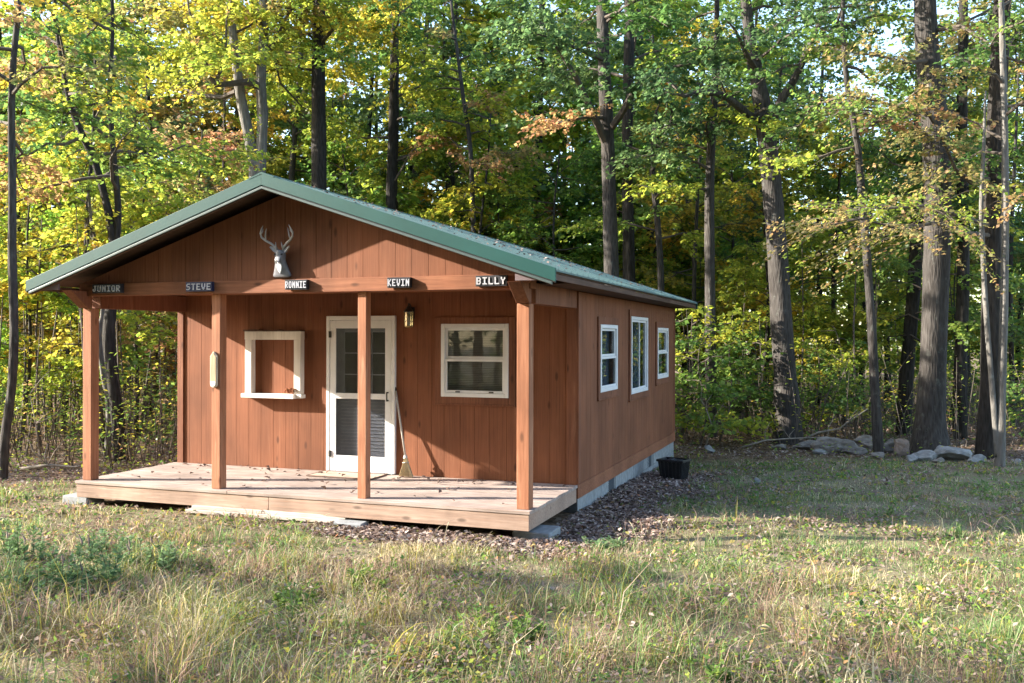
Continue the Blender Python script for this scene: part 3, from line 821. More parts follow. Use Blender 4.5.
# blocks and planks round the deck
def block(name, a, y, w, d, h, mat, label, cat, rz=0.0, z=None, cores=False):
    X = loc2w(a, y); z = ground_z(X.x, X.y) - .02 if z is None else z
    o = empty(name, (X.x, X.y, z), -YAW + rz, label, cat); rg = random.Random(int(a * 100))
    mb = MB()
    n = 7
    mb.hexa([(-w / 2, -d / 2, 0), (w / 2, -d / 2 + rg.uniform(-.01, .01), 0), (w / 2, d / 2, 0), (-w / 2, d / 2, 0), (-w / 2 + .004, -d / 2 + .004, h), (w / 2 - .006, -d / 2 + .006, h - .004), (w / 2 - .005, d / 2, h), (-w / 2, d / 2 - .004, h + .003)])
    mb.build('block_body', mat, o, .012)
    return o
block('concrete_block', -6.02, .13, .40, .30, .125, M['concrete'], 'grey concrete block under the far left end of the deck', 'concrete block')
block('concrete_block', -.03, .37, .42, .42, .11, M['concrete'], 'flat grey concrete block under the right front corner of the deck', 'concrete block')
block('concrete_block', -2.06, -.06, .36, .22, .075, M['concrete'], 'small grey paver half buried in leaves before the middle of the deck', 'paver', R(4))
pk = empty('wood_plank', (*loc2w(-3.2, .06).xy, .02), -YAW + R(1.5), 'bleached plank lying on the ground below the front of the deck', 'plank')
mb = MB(); mb.box(-1.06, .98, -.14, .14, 0, .045); mb.box(-1.0, 1.04, -.10, .12, .0455, .085); mb.build('plank_boards', M['plank'], pk, .005)

# ------------------------------------------------------------------ leaves and plants
RAMP = {
    'green': [(.055, .125, .024), (.100, .190, .030), (.170, .260, .034), (.28, .32, .038)],
    'oak': [(.050, .105, .028), (.085, .155, .036), (.145, .215, .046), (.23, .26, .05)],
    'lime': [(.100, .185, .024), (.200, .285, .028), (.35, .375, .032), (.49, .44, .038)],
    'gold': [(.160, .220, .026), (.36, .35, .032), (.54, .44, .035), (.54, .30, .036)],
    'rust': [(.13, .18, .036), (.28, .25, .055), (.44, .27, .075), (.42, .19, .07)],
    'dead': [(.10, .068, .056), (.19, .13, .11), (.29, .215, .185), (.42, .35, .31)],
}
for k in RAMP: RAMP[k] = np.array(RAMP[k]) * np.array([1, 1, 1.6 if k != 'dead' else 1])

def tint(pal, t, rng, jit=.22):
    t = np.clip(t, 0, .9999) * 3; i = t.astype(int); f = (t - i)[:, None]
    c = RAMP[pal][i] * (1 - f) + RAMP[pal][i + 1] * f
    c = c * (1 + rng.uniform(-jit, jit, (len(t), 1)))
    return np.concatenate([np.clip(c, 0, 1), np.ones((len(t), 1))], 1)

def kite(P, Dv, Nv, Ln, Wd, fold=.12):
    """one kite-shaped leaf per row: base P, direction Dv, normal Nv"""
    Sv = np.cross(Dv, Nv); Sv /= np.linalg.norm(Sv, axis=1, keepdims=True) + 1e-9
    Nn = np.cross(Sv, Dv)
    L_, W_ = Ln[:, None], Wd[:, None]
    mid = P + Dv * L_ * .45 + Nn * W_ * fold
    V = np.stack([P, mid + Sv * W_ * .5, P + Dv * L_, mid - Sv * W_ * .5], 1).reshape(-1, 3)
    return V, np.arange(len(P) * 4).reshape(-1, 4)

def unit(v):
    return v / (np.linalg.norm(v, axis=-1, keepdims=True) + 1e-9)

class Leaves:
    def __init__(self): self.P = []; self.D = []; self.N = []; self.L = []; self.W = []; self.C = []
    def add(self, P, D, Nn, L_, W_, C):
        self.P.append(P); self.D.append(D); self.N.append(Nn); self.L.append(L_); self.W.append(W_); self.C.append(C)
    def mesh(self, name, mat):
        P, D_, N_ = map(np.concatenate, (self.P, self.D, self.N)); L_, W_, C = map(np.concatenate, (self.L, self.W, self.C))
        V, Q = kite(P, unit(D_), unit(N_), L_, W_)
        return np_mesh(name, V, Q, C, [mat])

def limb(bm, lv, p0, az, length, rise, r0, rng, pal, tmean, size=.085, dens=1.0, flat=.25, path=None):
    """a branch with side twigs in one near-horizontal fan and leaves along them"""
    if path is None:
        n = 6; pts = []
        wob = rng.normal(0, .05, (n, 3))
        for i in range(n):
            t = i / (n - 1); a2 = az + .25 * math.sin(t * 3 + wob[0, 0] * 40) * .6
            pts.append(Vector(p0) + Vector((math.cos(a2), math.sin(a2), 0)) * (length * t) + Vector((0, 0, rise * length * t - .22 * length * t * t)) + Vector(wob[i]) * (length * .5 * (t > 0)))
    else:
        pts = [Vector(p) for p in path]; n = len(pts); length = sum((pts[i + 1] - pts[i]).length for i in range(n - 1))
    bm.tube(pts, [max(.004, r0 * (1 - .88 * i / (n - 1))) for i in range(n)], 6 if r0 > .02 else 4, False)
    nt_ = max(6, int(length / .10 * dens))
    for q in range(nt_):
        t = .22 + .78 * (q + rng.uniform(0, 1)) / nt_
        f = t * (n - 1); i = min(int(f), n - 2); P = pts[i].lerp(pts[i + 1], f - i); d = (pts[i + 1] - pts[i]).normalized()
        side = 1 if q % 2 else -1
        ang = math.atan2(d.y, d.x) + side * rng.uniform(.5, 1.15)
        tl = (length * (.17 + .30 * (1 - t)) + .16) * rng.uniform(.65, 1.15)
        td = np.array([math.cos(ang), math.sin(ang), rng.normal(.05, .36)])
        k = max(5, int(tl / .030 * dens))
        s = rng.uniform(.12, 1.05, k)
        Pn = np.array(P)[None] + td[None] * (s * tl)[:, None] + np.stack([np.zeros(k), np.zeros(k), -.12 * tl * s * s], 1) + rng.normal(0, .035, (k, 3))
        la = ang + np.where(rng.random(k) < .5, 1, -1) * rng.uniform(.2, 1.2, k)
        Dn = np.stack([np.cos(la), np.sin(la), rng.normal(-.38, .40, k)], 1)
        Nn = np.stack([rng.normal(0, flat + .45, k), rng.normal(0, flat + .45, k), np.ones(k)], 1)
        sz = size * rng.uniform(.7, 1.45, k)
        lv.add(Pn, Dn, Nn, sz, sz * rng.uniform(.6, .95, k), tint(pal, tmean + rng.normal(0, .17, k), rng))
        if tl > .3:
            e = P + Vector(td) * tl * .9; e.z -= .10 * tl
            bm.tube([P, P + Vector(td) * tl * .5, e], [.006, .004, .002], 3, False)

def trunk_tube(mb, path, rad, rng, n=14, sub=4, rough=.05):
    """trunk through the given points, subdivided, with uneven girth"""
    P = [Vector(p) for p in path]; out = []; rr = []
    for i in range(len(P) - 1):
        p0 = P[max(i - 1, 0)]; p1 = P[i]; p2 = P[i + 1]; p3 = P[min(i + 2, len(P) - 1)]
        for k in range(sub):
            t = k / sub
            q = .5 * ((2 * p1) + (p2 - p0) * t + (2 * p0 - 5 * p1 + 4 * p2 - p3) * t * t + (3 * p1 - p0 - 3 * p2 + p3) * t ** 3)
            out.append(q); rr.append((rad[i] * (1 - t) + rad[i + 1] * t) * (1 + rng.normal(0, rough * .5)))
    out.append(P[-1]); rr.append(rad[-1])
    b = len(mb.v); mb.tube(out, rr, n)
    ph = rng.uniform(0, 6, 4)
    for i in range(len(out)):
        for k in range(n):
            j = b + i * n + k; v = Vector(mb.v[j]); c = out[i]
            f = 1 + rough * math.sin(3 * 6.283 * k / n + ph[0] + i * .15) + rough * .8 * math.sin(5 * 6.283 * k / n + ph[1] - i * .21)
            mb.v[j] = tuple(c + (v - c) * f)
    return out, rr

def make_tree(name, label, cat, group, base, trunks, limbs, barkm, size=.085, seed=1):
    """trunks: list of (path, radii); limbs: list of dicts for limb(); all in world space, stored relative to base"""
    rng = np.random.default_rng(seed); base = Vector(base)
    root = empty(name, base, 0, label, cat, group)
    for path, rad in trunks:
        mb = MB(); trunk_tube(mb, [Vector(p) - base for p in path], rad, rng); mb.build('trunk', barkm, root, smooth=True)
    if limbs:
        bm = MB(); lv = Leaves()
        for l in limbs:
            l = dict(l)
            if 'path' in l: l['path'] = [Vector(p) - base for p in l['path']]
            else: l['p0'] = Vector(l['p0']) - base
            limb(bm, lv, l.get('p0'), l.get('az', 0), l.get('length', 1), l.get('rise', .2), l.get('r', .03), rng, l.get('pal', 'lime'), l.get('t', .5), l.get('size', size), l.get('dens', 1.0), path=l.get('path'))
        bm.build('branches', M['twig'], root)
        cr = link(bpy.data.objects.new('crown', lv.mesh('crown', M['leaf'])), root)
    return root

def auto_limbs(path, rad, z0, z1, count, length, pals, rng, t=.5, size=.085, dens=1.0, rise=.25, az=None):
    """random limbs on a trunk path between the heights z0 and z1"""
    out = []; P = [Vector(p) for p in path]
    for q in range(count):
        z = z0 + (z1 - z0) * (q + rng.uniform(0, 1)) / count
        i = 0
        while i < len(P) - 2 and P[i + 1].z < z: i += 1
        f = min(1, max(0, (z - P[i].z) / max(.01, P[i + 1].z - P[i].z)))
        fall = 1 - .45 * (z - z0) / max(.01, z1 - z0)
        out.append(dict(p0=P[i].lerp(P[i + 1], f), az=(rng.uniform(0, 6.283) if az is None else rng.uniform(*az)), length=length * fall * rng.uniform(.7, 1.25), rise=rise + rng.normal(0, .30),
                        r=.012 + .010 * length, pal=pals[int(rng.integers(len(pals)))], t=t + rng.normal(0, .14), size=size, dens=dens))
    return out

def seen(path, Y, base_v=None):
    """trunk points given as seen places at one distance; the first stands on the ground"""
    pts = [px(u, v, Y + dy) for u, v, dy in [(p[0], p[1], p[2] if len(p) > 2 else 0) for p in path]]
    g = ground_z(pts[0].x, pts[0].y) - .12
    pts[0].z = g
    return pts

def girth(ws, Y): return [.84 * w / F * Y / 2 for w in ws]

HERO = []                                     # (u, Y, short noun phrase)
rngH = np.random.default_rng(11)
def hero(label, short, Y, stems, barkm, autos=(), extra=(), size=.085, seed=1, group=None):
    tr = []
    for path, ws in stems:
        p = [px(q[0], q[1], Y + (q[2] if len(q) > 2 else 0)) for q in path]
        if not tr: p[0].z = ground_z(p[0].x, p[0].y) - .12
        tr.append((p, girth(ws, Y)))
    lim = []
    rng = np.random.default_rng(seed + 100)
    for a in autos:
        k = dict(a); si = k.pop('stem', 0); lim += auto_limbs(tr[si][0], tr[si][1], rng=rng, **k)
    lim += list(extra)
    b = tr[0][0][0].copy(); b.z = ground_z(b.x, b.y)
    HERO.append((stems[0][0][0][0], Y, short))
    return make_tree('tree', label, 'tree', group, b, tr, lim, barkm, size, seed)

A = dict
hero('thin dark leaning tree at the far left edge of the clearing', 'the thin leaning tree', 14.0,
     [([(2, 478), (5, 440), (12, 385), (14, 330), (12, 260), (12, 200), (11, 120), (12, 80), (14, 50), (18, 10), (22, -60), (30, -140)], [13, 11, 10, 10, 9.5, 9, 8, 7.5, 7, 6.5, 6, 4])], M['bark'],
     [A(z0=4.9, z1=9.0, count=13, length=2.0, pals=['gold', 'rust', 'lime'], t=.5)], seed=21)
hero('dark forked tree seen through the left porch bay, its twin stems parting above the eave', 'the dark forked tree', 17.0,
     [([(122, 452), (117, 410), (112, 370), (109, 335), (112, 300), (114, 268), (112, 235), (105, 200), (95, 165), (84, 140), (70, 105), (58, 40), (50, -40)], [19, 15, 14, 14, 13, 12, 10, 9, 8, 8, 7, 5, 3]),
      ([(114, 262), (117, 235), (118, 212), (116, 180), (112, 140), (109, 90), (112, 30), (110, -50)], [10, 8, 8, 7, 6, 5, 4, 3])], M['barkdark'],
     [A(z0=4.6, z1=9.5, count=11, length=2.6, pals=['green', 'lime'], t=.45, stem=0), A(z0=4.5, z1=9.5, count=9, length=2.4, pals=['lime', 'green', 'gold'], t=.4, stem=1)], seed=22)
hero('thin wavy pale sapling trunk close left of the dark forked tree', 'the wavy pale sapling', 17.6,
     [([(107, 448), (109, 410), (103, 372), (99, 335), (103, 310), (99, 270), (92, 230), (88, 190)], [8, 7, 6.5, 6, 5.5, 5, 4, 2.5])], M['barkpale'],
     [A(z0=3.0, z1=5.5, count=6, length=1.4, pals=['lime', 'gold'], t=.5)], seed=23)
def bp(pts, Y): return [px(u, v, Y + (d[0] if d else 0)) for u, v, *d in pts]
hero('pale grey V-shaped double trunk rising right behind the roof peak', 'the pale V-shaped tree', 24.0,
     [([(258, 424), (258, 300), (257, 200), (254, 165), (247, 130), (240, 95), (236, 60), (231, 20), (225, -40), (220, -110)], [26, 24, 22, 14, 13, 12, 11, 10, 8, 6]),
      ([(258, 205), (260, 165), (262, 120), (260, 80), (263, 30), (262, -30), (266, -110)], [15, 14, 13, 12, 11, 9, 6])], M['barkpale'],
     [A(z0=8.8, z1=12.5, count=7, length=3.0, pals=['gold', 'rust', 'lime'], t=.45, size=.105), A(z0=8.8, z1=12.5, count=11, length=3.0, pals=['lime', 'gold'], t=.5, stem=1, size=.105)],
     [A(path=bp([(260, 88), (248, 82, -.3), (232, 84, -.6), (214, 86, -1), (206, 66, -1.3), (196, 40, -1.5), (188, 8, -1.7), (183, -30, -1.9)], 24), r=.11, pal='gold', t=.5, size=.105, dens=.4),
      A(path=bp([(236, 92), (222, 98, .4), (200, 96, .8), (180, 88, 1.2), (160, 78, 1.6)], 24), r=.08, pal='gold', t=.45, size=.105, dens=.4),
      A(path=bp([(214, 86, -1), (225, 60, -1.2), (226, 20, -1.4), (235, -20, -1.5)], 24), r=.06, pal='rust', t=.45, size=.105, dens=.4),
      A(path=bp([(262, 60), (275, 40, .5), (290, 10, .9), (300, -30, 1.2)], 24), r=.07, pal='lime', t=.5, size=.105)], size=.105, seed=24)
hero('straight dark trunk standing right of the roof peak', 'the straight trunk by the roof peak', 25.0,
     [([(318, 425), (319, 260), (319, 150), (318, 80), (318, 10), (316, -60), (315, -130)], [23, 19, 17, 16, 15, 13, 10])], M['barkdark'],
     [A(z0=9, z1=13, count=12, length=3.0, pals=['lime', 'gold'], t=.5, size=.105)],
     [A(path=bp([(319, 45), (332, 30, -.5), (346, 10, -.8), (352, -20, -1)], 25), r=.07, pal='gold', t=.5, size=.105)], seed=25)
hero('dark trunk above the middle of the right roof slope with many fine side branches', 'the dark trunk over the middle of the roof', 27.0,
     [([(391, 420), (391, 250), (391, 190), (393, 120), (394, 60), (395, -10), (396, -90)], [17, 14, 13, 12, 11, 9, 6])], M['barkdark'],
     [A(z0=6.5, z1=13, count=17, length=2.7, pals=['lime', 'gold', 'green'], t=.45, size=.11, rise=.5)], seed=26)
hero('slender bare-stemmed young tree over the right roof slope', 'the slender young tree over the roof', 25.5,
     [([(475, 421), (474, 300), (473, 225), (470, 150), (463, 100), (457, 55), (450, 0)], [9, 7, 6, 5.5, 5, 4, 3])], M['bark'],
     [A(z0=6.2, z1=10.5, count=14, length=2.2, pals=['rust', 'lime', 'green'], t=.55, size=.105)], seed=27)
hero('tall grey oak with a curved bough, left one of the pair behind the roof', 'the grey oak behind the roof', 22.0,
     [([(614, 431), (612, 330), (611, 270), (609, 200), (607, 130), (604, 70), (602, 10), (600, -60), (600, -130)], [24, 20, 18, 17, 16, 15, 14, 12, 9])], M['bark'],
     [A(z0=8.8, z1=12.5, count=10, length=3.0, pals=['oak', 'green'], t=.45, size=.11)],
     [A(path=bp([(606, 145), (592, 112, -.4), (576, 78, -.8), (556, 46, -1.1), (540, 8, -1.4), (530, -30, -1.5)], 22), r=.10, pal='oak', t=.35, size=.11),
      A(path=bp([(609, 130), (620, 115, -.3), (632, 94, -.6), (641, 79, -.9), (658, 70, -1.2), (690, 63, -1.6), (722, 58, -2.0)], 22), r=.10, pal='oak', t=.35, size=.11),
      A(path=bp([(606, 118), (585, 117, -.6), (560, 122, -1.2), (540, 135, -1.6)], 22), r=.05, pal='rust', t=.7, size=.09),
      A(path=bp([(604, 60), (580, 50, -.8), (552, 38, -1.5), (520, 30, -2)], 22), r=.06, pal='oak', t=.4, size=.11)], seed=28)
hero('darker straight oak trunk, right of the pair behind the roof', 'the dark oak behind the roof', 24.0,
     [([(631, 426), (629, 300), (628, 230), (627, 160), (628, 90), (629, 20), (629, -60), (630, -120)], [18, 15, 14, 13, 13, 12, 10, 8])], M['barkdark'],
     [A(z0=8.0, z1=13, count=12, length=2.8, pals=['green', 'oak'], t=.5, size=.11)], seed=29)
hero('thin forked grey tree just right of the pair of oaks behind the roof', 'the thin forked tree beside the oaks', 23.0,
     [([(663, 428), (661, 290), (657, 220), (652, 175), (653, 140), (656, 110)], [9, 7.5, 7, 6, 5, 3]),
      ([(652, 172), (660, 145, -.3), (671, 120, -.5), (670, 100, -.7)], [5, 4.5, 4, 2.5])], M['bark'],
     [A(z0=4.4, z1=8.2, count=11, length=1.9, pals=['green', 'lime'], t=.4, size=.11)], seed=30)
hero('mid-sized grey tree with crossing boughs between the cabin and the crooked oak', 'the grey tree with crossing boughs', 21.0,
     [([(712, 432), (711, 360), (710, 290), (709, 215), (710, 160), (713, 105), (716, 40), (716, -40)], [15, 13, 12, 11.5, 10.5, 9, 7, 5])], M['bark'],
     [A(z0=5.2, z1=10, count=13, length=2.2, pals=['oak', 'lime', 'gold'], t=.45, size=.10)],
     [A(path=bp([(710, 138), (695, 126, -.3), (672, 124, -.7), (645, 130, -1)], 21), r=.05, pal='oak', t=.5), A(path=bp([(711, 128), (722, 112, -.2), (738, 95, -.4), (748, 80, -.6)], 21), r=.05, pal='oak', t=.5)], seed=31)
hero('big crooked forked oak rooted at the wood edge right of the cabin', 'the big crooked oak', 20.0,
     [([(789, 435), (789, 420), (786, 375), (782, 325), (778, 262), (773, 205), (768, 155), (763, 115), (757, 80), (750, 40), (745, 0), (742, -50), (745, -120)], [38, 31, 27, 25, 24, 23, 23, 21, 17, 14, 12, 10, 7]),
      ([(767, 140), (772, 118, -.2), (782, 98, -.4), (793, 80, -.5), (803, 60, -.6), (812, 38, -.7), (824, 8, -.8), (830, -40, -.9)], [12, 11, 10, 9, 8, 7, 6, 4]),
      ([(764, 122), (750, 116, -.3), (738, 106, -.5), (722, 95, -.8), (700, 92, -1.1), (684, 96, -1.3)], [12, 10, 9, 8, 6, 4])], M['bark'],
     [A(z0=8, z1=11.5, count=10, length=2.6, pals=['oak', 'green'], t=.4), A(z0=7.4, z1=11, count=8, length=2.0, pals=['oak', 'green'], t=.4, stem=1), A(z0=6.5, z1=7.8, count=6, length=1.8, pals=['oak'], t=.4, stem=2)],
     [A(path=bp([(757, 72), (745, 52, -.6), (735, 30, -1), (722, 15, -1.3)], 20), r=.07, pal='oak', t=.4)], seed=32)
hero('slim grey trunk rooted in the middle of the stone row', 'the slim stone-row trunk', 17.5,
     [([(880, 447), (876, 400), (872, 330), (867, 260), (862, 205), (858, 155), (852, 115), (846, 80), (842, 20), (845, -40)], [13, 11, 10, 9.5, 9, 8, 7, 6, 5, 3])], M['bark'],
     [A(z0=5.4, z1=8.5, count=10, length=2.2, pals=['green', 'rust', 'lime'], t=.4, size=.08)], seed=33)
hero('largest trunk at right, thick and grey with furrowed bark, behind the pale stones', 'the thick furrowed trunk', 18.0,
     [([(930, 449), (930, 438), (930, 420), (932, 380), (935, 300), (937, 230), (936, 150), (931, 90), (926, 40), (924, -30), (924, -110)], [52, 41, 34, 30.5, 29.5, 30, 30, 28, 26, 24, 20])], M['bark'],
     [A(z0=8.3, z1=11.5, count=10, length=3.0, pals=['green', 'oak'], t=.5)],
     [A(path=bp([(938, 128), (928, 112, -.5), (905, 108, -1), (875, 100, -1.4), (845, 95, -1.8)], 18), r=.05, pal='rust', t=.35, size=.065, dens=.8),
      A(path=bp([(930, 60), (905, 62, -.8), (880, 55, -1.4), (850, 52, -1.9)], 18), r=.05, pal='rust', t=.3, size=.07, dens=.8),
      A(path=bp([(926, 110), (900, 118, -.9), (870, 110, -1.5), (835, 108, -2.0)], 18), r=.04, pal='green', t=.6, size=.07, dens=.8),
      A(path=bp([(934, 30), (960, 25, -.8), (985, 40, -1.4), (1015, 45, -1.8)], 18), r=.05, pal='green', t=.6, size=.07, dens=.8)], seed=34)
hero('dark half-hidden trunk close behind the thick furrowed trunk, on its right', 'the half-hidden dark trunk', 21.0,
     [([(961, 432), (960, 380), (962, 300), (963, 225), (961, 150), (962, 80), (963, 0), (963, -80)], [17, 15, 14, 13.5, 13, 12, 10, 8])], M['barkdark'],
     [A(z0=4.5, z1=10, count=14, length=2.2, pals=['green', 'oak'], t=.45)], seed=35)
hero('tall dark straight trunk second from the right edge', 'the tall dark right trunk', 17.6,
     [([(987, 449), (988, 425), (990, 380), (991, 300), (992, 225), (995, 150), (999, 70), (1002, 0), (1003, -80)], [31, 25, 23, 22, 21, 21, 20, 19, 16])], M['barkdark'],
     [A(z0=7.5, z1=10.5, count=8, length=2.6, pals=['green', 'rust'], t=.4)],
     [A(path=bp([(990, 178), (972, 182, -.5), (955, 168, -1), (943, 140, -1.4), (935, 125, -1.6)], 17.6), r=.06, pal='rust', t=.3, size=.075, dens=1.2),
      A(path=bp([(991, 235), (965, 232, -.7), (935, 222, -1.5), (900, 228, -2.1), (860, 218, -2.6), (822, 226, -3.0)], 17.6), r=.05, pal='rust', t=.40, size=.062, dens=.85),
      A(path=bp([(991, 225), (960, 215, -.9), (925, 205, -1.7), (885, 208, -2.3), (850, 205, -2.7)], 17.6), r=.04, pal='lime', t=.45, size=.062, dens=.7),
      A(path=bp([(994, 190), (1010, 186, -.8), (1035, 182, -1.4)], 17.6), r=.04, pal='gold', t=.4, size=.065, dens=.9),
      A(path=bp([(994, 160), (1015, 155, -.7), (1040, 160, -1.2)], 17.6), r=.04, pal='green', t=.6, size=.075, dens=1.3)], seed=36)
hero('pale slender twin-stemmed tree at the right edge of the clearing', 'the pale twin-stemmed tree', 16.0,
     [([(1000, 459), (1001, 430), (1002, 380), (1004, 310), (1005, 220), (1004, 120), (1001, 20), (999, -60)], [13, 11, 10, 9, 8.5, 7.5, 6.5, 4]),
      ([(998, 456), (995, 420), (991, 370), (986, 310), (983, 255), (981, 205), (983, 150), (985, 90)], [7, 6.5, 6, 6, 5.5, 5, 4, 2])], M['barkpale'],
     [A(z0=5.0, z1=8.0, count=9, length=1.8, pals=['rust', 'green'], t=.4, size=.075)],
     [A(path=bp([(1004, 215), (1020, 195, -.4), (1045, 185, -.7)], 16), r=.03, pal='rust', t=.6, size=.075, dens=1.4)], seed=37)
hero('grey trunk close behind the thick furrowed trunk, on its left', 'the grey trunk left of the furrowed one', 22.0,
     [([(903, 428), (906, 380), (912, 310), (916, 250), (918, 180), (920, 100), (920, 0), (918, -80)], [19, 16, 15, 14.5, 14, 13, 11, 8])], M['barkdark'],
     [A(z0=5.0, z1=10, count=14, length=2.3, pals=['green', 'lime'], t=.5)], seed=38)

# ---- prototypes for the rest of the wood
def proto_tree(seed, height, r0, z0, z1, count, length, pals, t, size, barkm, lean=.05, dens=1.0, rise=.22):
    rng = np.random.default_rng(seed)
    n = 7; ph = rng.uniform(0, 6, 2)
    path = [Vector((lean * height * (i / (n - 1)) + .10 * math.sin(i * 1.1 + ph[0]), .10 * math.sin(i * .9 + ph[1]), -.1 + height * i / (n - 1))) for i in range(n)]
    rad = [r0 * (1.25 if i == 0 else 1 - .75 * i / (n - 1)) for i in range(n)]
    mb = MB(); trunk_tube(mb, path, rad, rng, 9, 3)
    t_me = mb.mesh('trunk'); t_me.materials.append(barkm); t_me.polygons.foreach_set('use_smooth', [True] * len(t_me.polygons))
    bm = MB(); lv = Leaves()
    for l in auto_limbs(path, rad, z0, z1, count, length, pals, rng, t, size, dens, rise):
        limb(bm, lv, l['p0'], l['az'], l['length'], l['rise'], l['r'] * .6, rng, l['pal'], l['t'], size, dens)
    b_me = bm.mesh('branches'); b_me.materials.append(M['twig'])
    return t_me, b_me, lv.mesh('crown', M['leaf'])

PROTO = {
    'lime': [proto_tree(201, 6.8, .055, 1.7, 6.6, 26, 1.9, ['lime'], .48, .10, M['bark'], .05), proto_tree(202, 8.8, .075, 2.0, 8.6, 32, 2.2, ['lime', 'lime', 'gold'], .5, .105, M['barkdark'], -.04)],
    'gold': [proto_tree(203, 7.4, .06, 1.8, 7.2, 28, 2.0, ['gold', 'gold', 'lime'], .5, .10, M['bark'], -.05), proto_tree(204, 9.2, .08, 2.0, 9.0, 32, 2.3, ['gold', 'lime'], .45, .105, M['barkdark'], .03)],
    'green': [proto_tree(205, 6.6, .055, 1.5, 6.4, 28, 1.9, ['green'], .55, .10, M['bark'], .04), proto_tree(206, 9.0, .08, 1.9, 8.8, 34, 2.2, ['green', 'green', 'lime'], .5, .105, M['barkdark'], -.03)],
    'rust': [proto_tree(207, 7.8, .06, 1.6, 7.6, 28, 2.1, ['rust', 'gold', 'rust', 'lime'], .5, .10, M['bark'], .05)],
    'bush': [proto_tree(208, 2.6, .022, .35, 2.5, 14, 1.0, ['green', 'green', 'lime'], .5, .09, M['twig'], .1), proto_tree(209, 1.9, .018, .2, 1.8, 12, .85, ['lime', 'green'], .5, .085, M['twig'], -.1)],
    'pole': [proto_tree(210, 12.5, .10, 6.0, 12.4, 15, 2.0, ['green', 'lime'], .5, .11, M['barkdark'], .02), proto_tree(211, 13, .13, 7.0, 12.8, 15, 2.4, ['lime', 'oak'], .45, .11, M['barkdark'], -.02),
             proto_tree(212, 11, .07, 5.0, 10.8, 14, 1.8, ['lime', 'gold'], .5, .11, M['bark'], .03)],
    'canopy': [proto_tree(213, 14, .20, 4.5, 13.8, 34, 3.2, ['lime', 'oak', 'green'], .45, .14, M['bark'], .02, .7)],
    'tall': [proto_tree(214, 14.5, .13, 3.5, 14.3, 40, 2.8, ['lime', 'gold', 'lime'], .5, .125, M['barkdark'], .02, .85), proto_tree(215, 14, .12, 3.0, 13.8, 40, 2.7, ['green', 'lime', 'oak'], .5, .125, M['bark'], -.03, .85),
             proto_tree(216, 13.5, .11, 3.2, 13.3, 38, 2.7, ['gold', 'lime', 'rust'], .45, .125, M['bark'], .03, .85)],
}
PUT = []
def put(kind, i, X, Y, s=1.0, rz=None, col=None):
    PUT.append((kind, i % len(PROTO[kind]), X, Y, s, rz, col))

prng = np.random.default_rng(77)
def scatter(n, kinds, xr, yr, smin, smax, ok, mind):
    got = []; tries = 0
    while len(got) < n and tries < 4000:
        tries += 1
        Y = prng.uniform(*yr); u = prng.uniform(*xr); X = (u - 512) / F * Y
        if not ok(X, Y): continue
        if any((X - q[2]) ** 2 + (Y - q[3]) ** 2 < mind ** 2 for q in PUT): continue
        kind = kinds[int(prng.integers(len(kinds)))]
        put(kind, int(prng.integers(9)), X, Y, prng.uniform(smin, smax), prng.uniform(0, 6.28), tuple(prng.uniform(.85, 1.12, 3)) + (1,))
        got.append(1)

def free(X, Y, m=1.6):
    a, y = w2loc(X, Y)
    return not (-W - m < a < m and -m - 1 < y < D + L + m)
left_ok = lambda X, Y: free(X, Y) and X < -3 and Y > 15.2
back_ok = lambda X, Y: free(X, Y) and Y > 25.2
right_ok = lambda X, Y: free(X, Y) and Y > 21.2
bush_ok = lambda X, Y: free(X, Y) and Y > 19.2
# left wood
scatter(7, ['gold', 'lime', 'rust'], (-90, 190), (19, 23.5), .75, 1.05, left_ok, 1.3)
scatter(7, ['gold', 'lime', 'gold'], (-90, 215), (23, 33), .85, 1.2, left_ok, 1.8)
scatter(4, ['bush'], (-70, 180), (18, 22), .6, 1.0, left_ok, .9)
scatter(4, ['pole'], (-60, 240), (20, 33), .8, 1.1, left_ok, 1.5)
scatter(9, ['tall'], (-110, 240), (25, 38), .85, 1.15, left_ok, 2.6)
# behind the cabin
scatter(15, ['lime', 'gold', 'lime', 'green', 'rust'], (200, 700), (25.2, 35), .85, 1.25, back_ok, 1.9)
scatter(4, ['pole'], (250, 700), (24, 36), .9, 1.1, back_ok, 1.6)
scatter(12, ['tall'], (230, 720), (25, 38), .85, 1.2, back_ok, 2.6)
# right wood
scatter(11, ['green', 'lime', 'lime'], (690, 1100), (21.3, 29), .75, 1.1, right_ok, 1.7)
scatter(5, ['bush'], (680, 1040), (19.4, 23), .6, .95, bush_ok, 1.2)
scatter(13, ['pole'], (690, 1080), (21, 35), .75, 1.1, right_ok, 1.1)
scatter(6, ['tall'], (700, 1110), (24, 37), .85, 1.15, right_ok, 2.4)
scatter(6, ['lime', 'green'], (690, 1100), (28, 36), 1.0, 1.3, right_ok, 2.0)
hi = np.random.default_rng(41)
for k in range(20):                           # taller crowns farther back close the canopy
    Y_ = hi.uniform(30, 41); u_ = -70 + 830 * (k + hi.uniform(.1, .9)) / 20
    put('tall', [0, 2, 1][k % 3] if u_ < 420 else k % 2, (u_ - 512) / F * Y_, Y_, hi.uniform(1.15, 1.5), hi.uniform(0, 6.28), tuple(hi.uniform(.9, 1.12, 3)) + (1,))
for u_, Y_, s_ in ((698, 19.6, 1.0), (722, 20.4, 1.15), (752, 22.0, 1.1), (684, 21.0, 1.2), (815, 20.6, .9), (845, 21.5, 1.0)):
    put('bush', 0, (u_ - 512) / F * Y_, Y_, s_, u_ * 1.0, (1.15, 1.1, 1, 1))
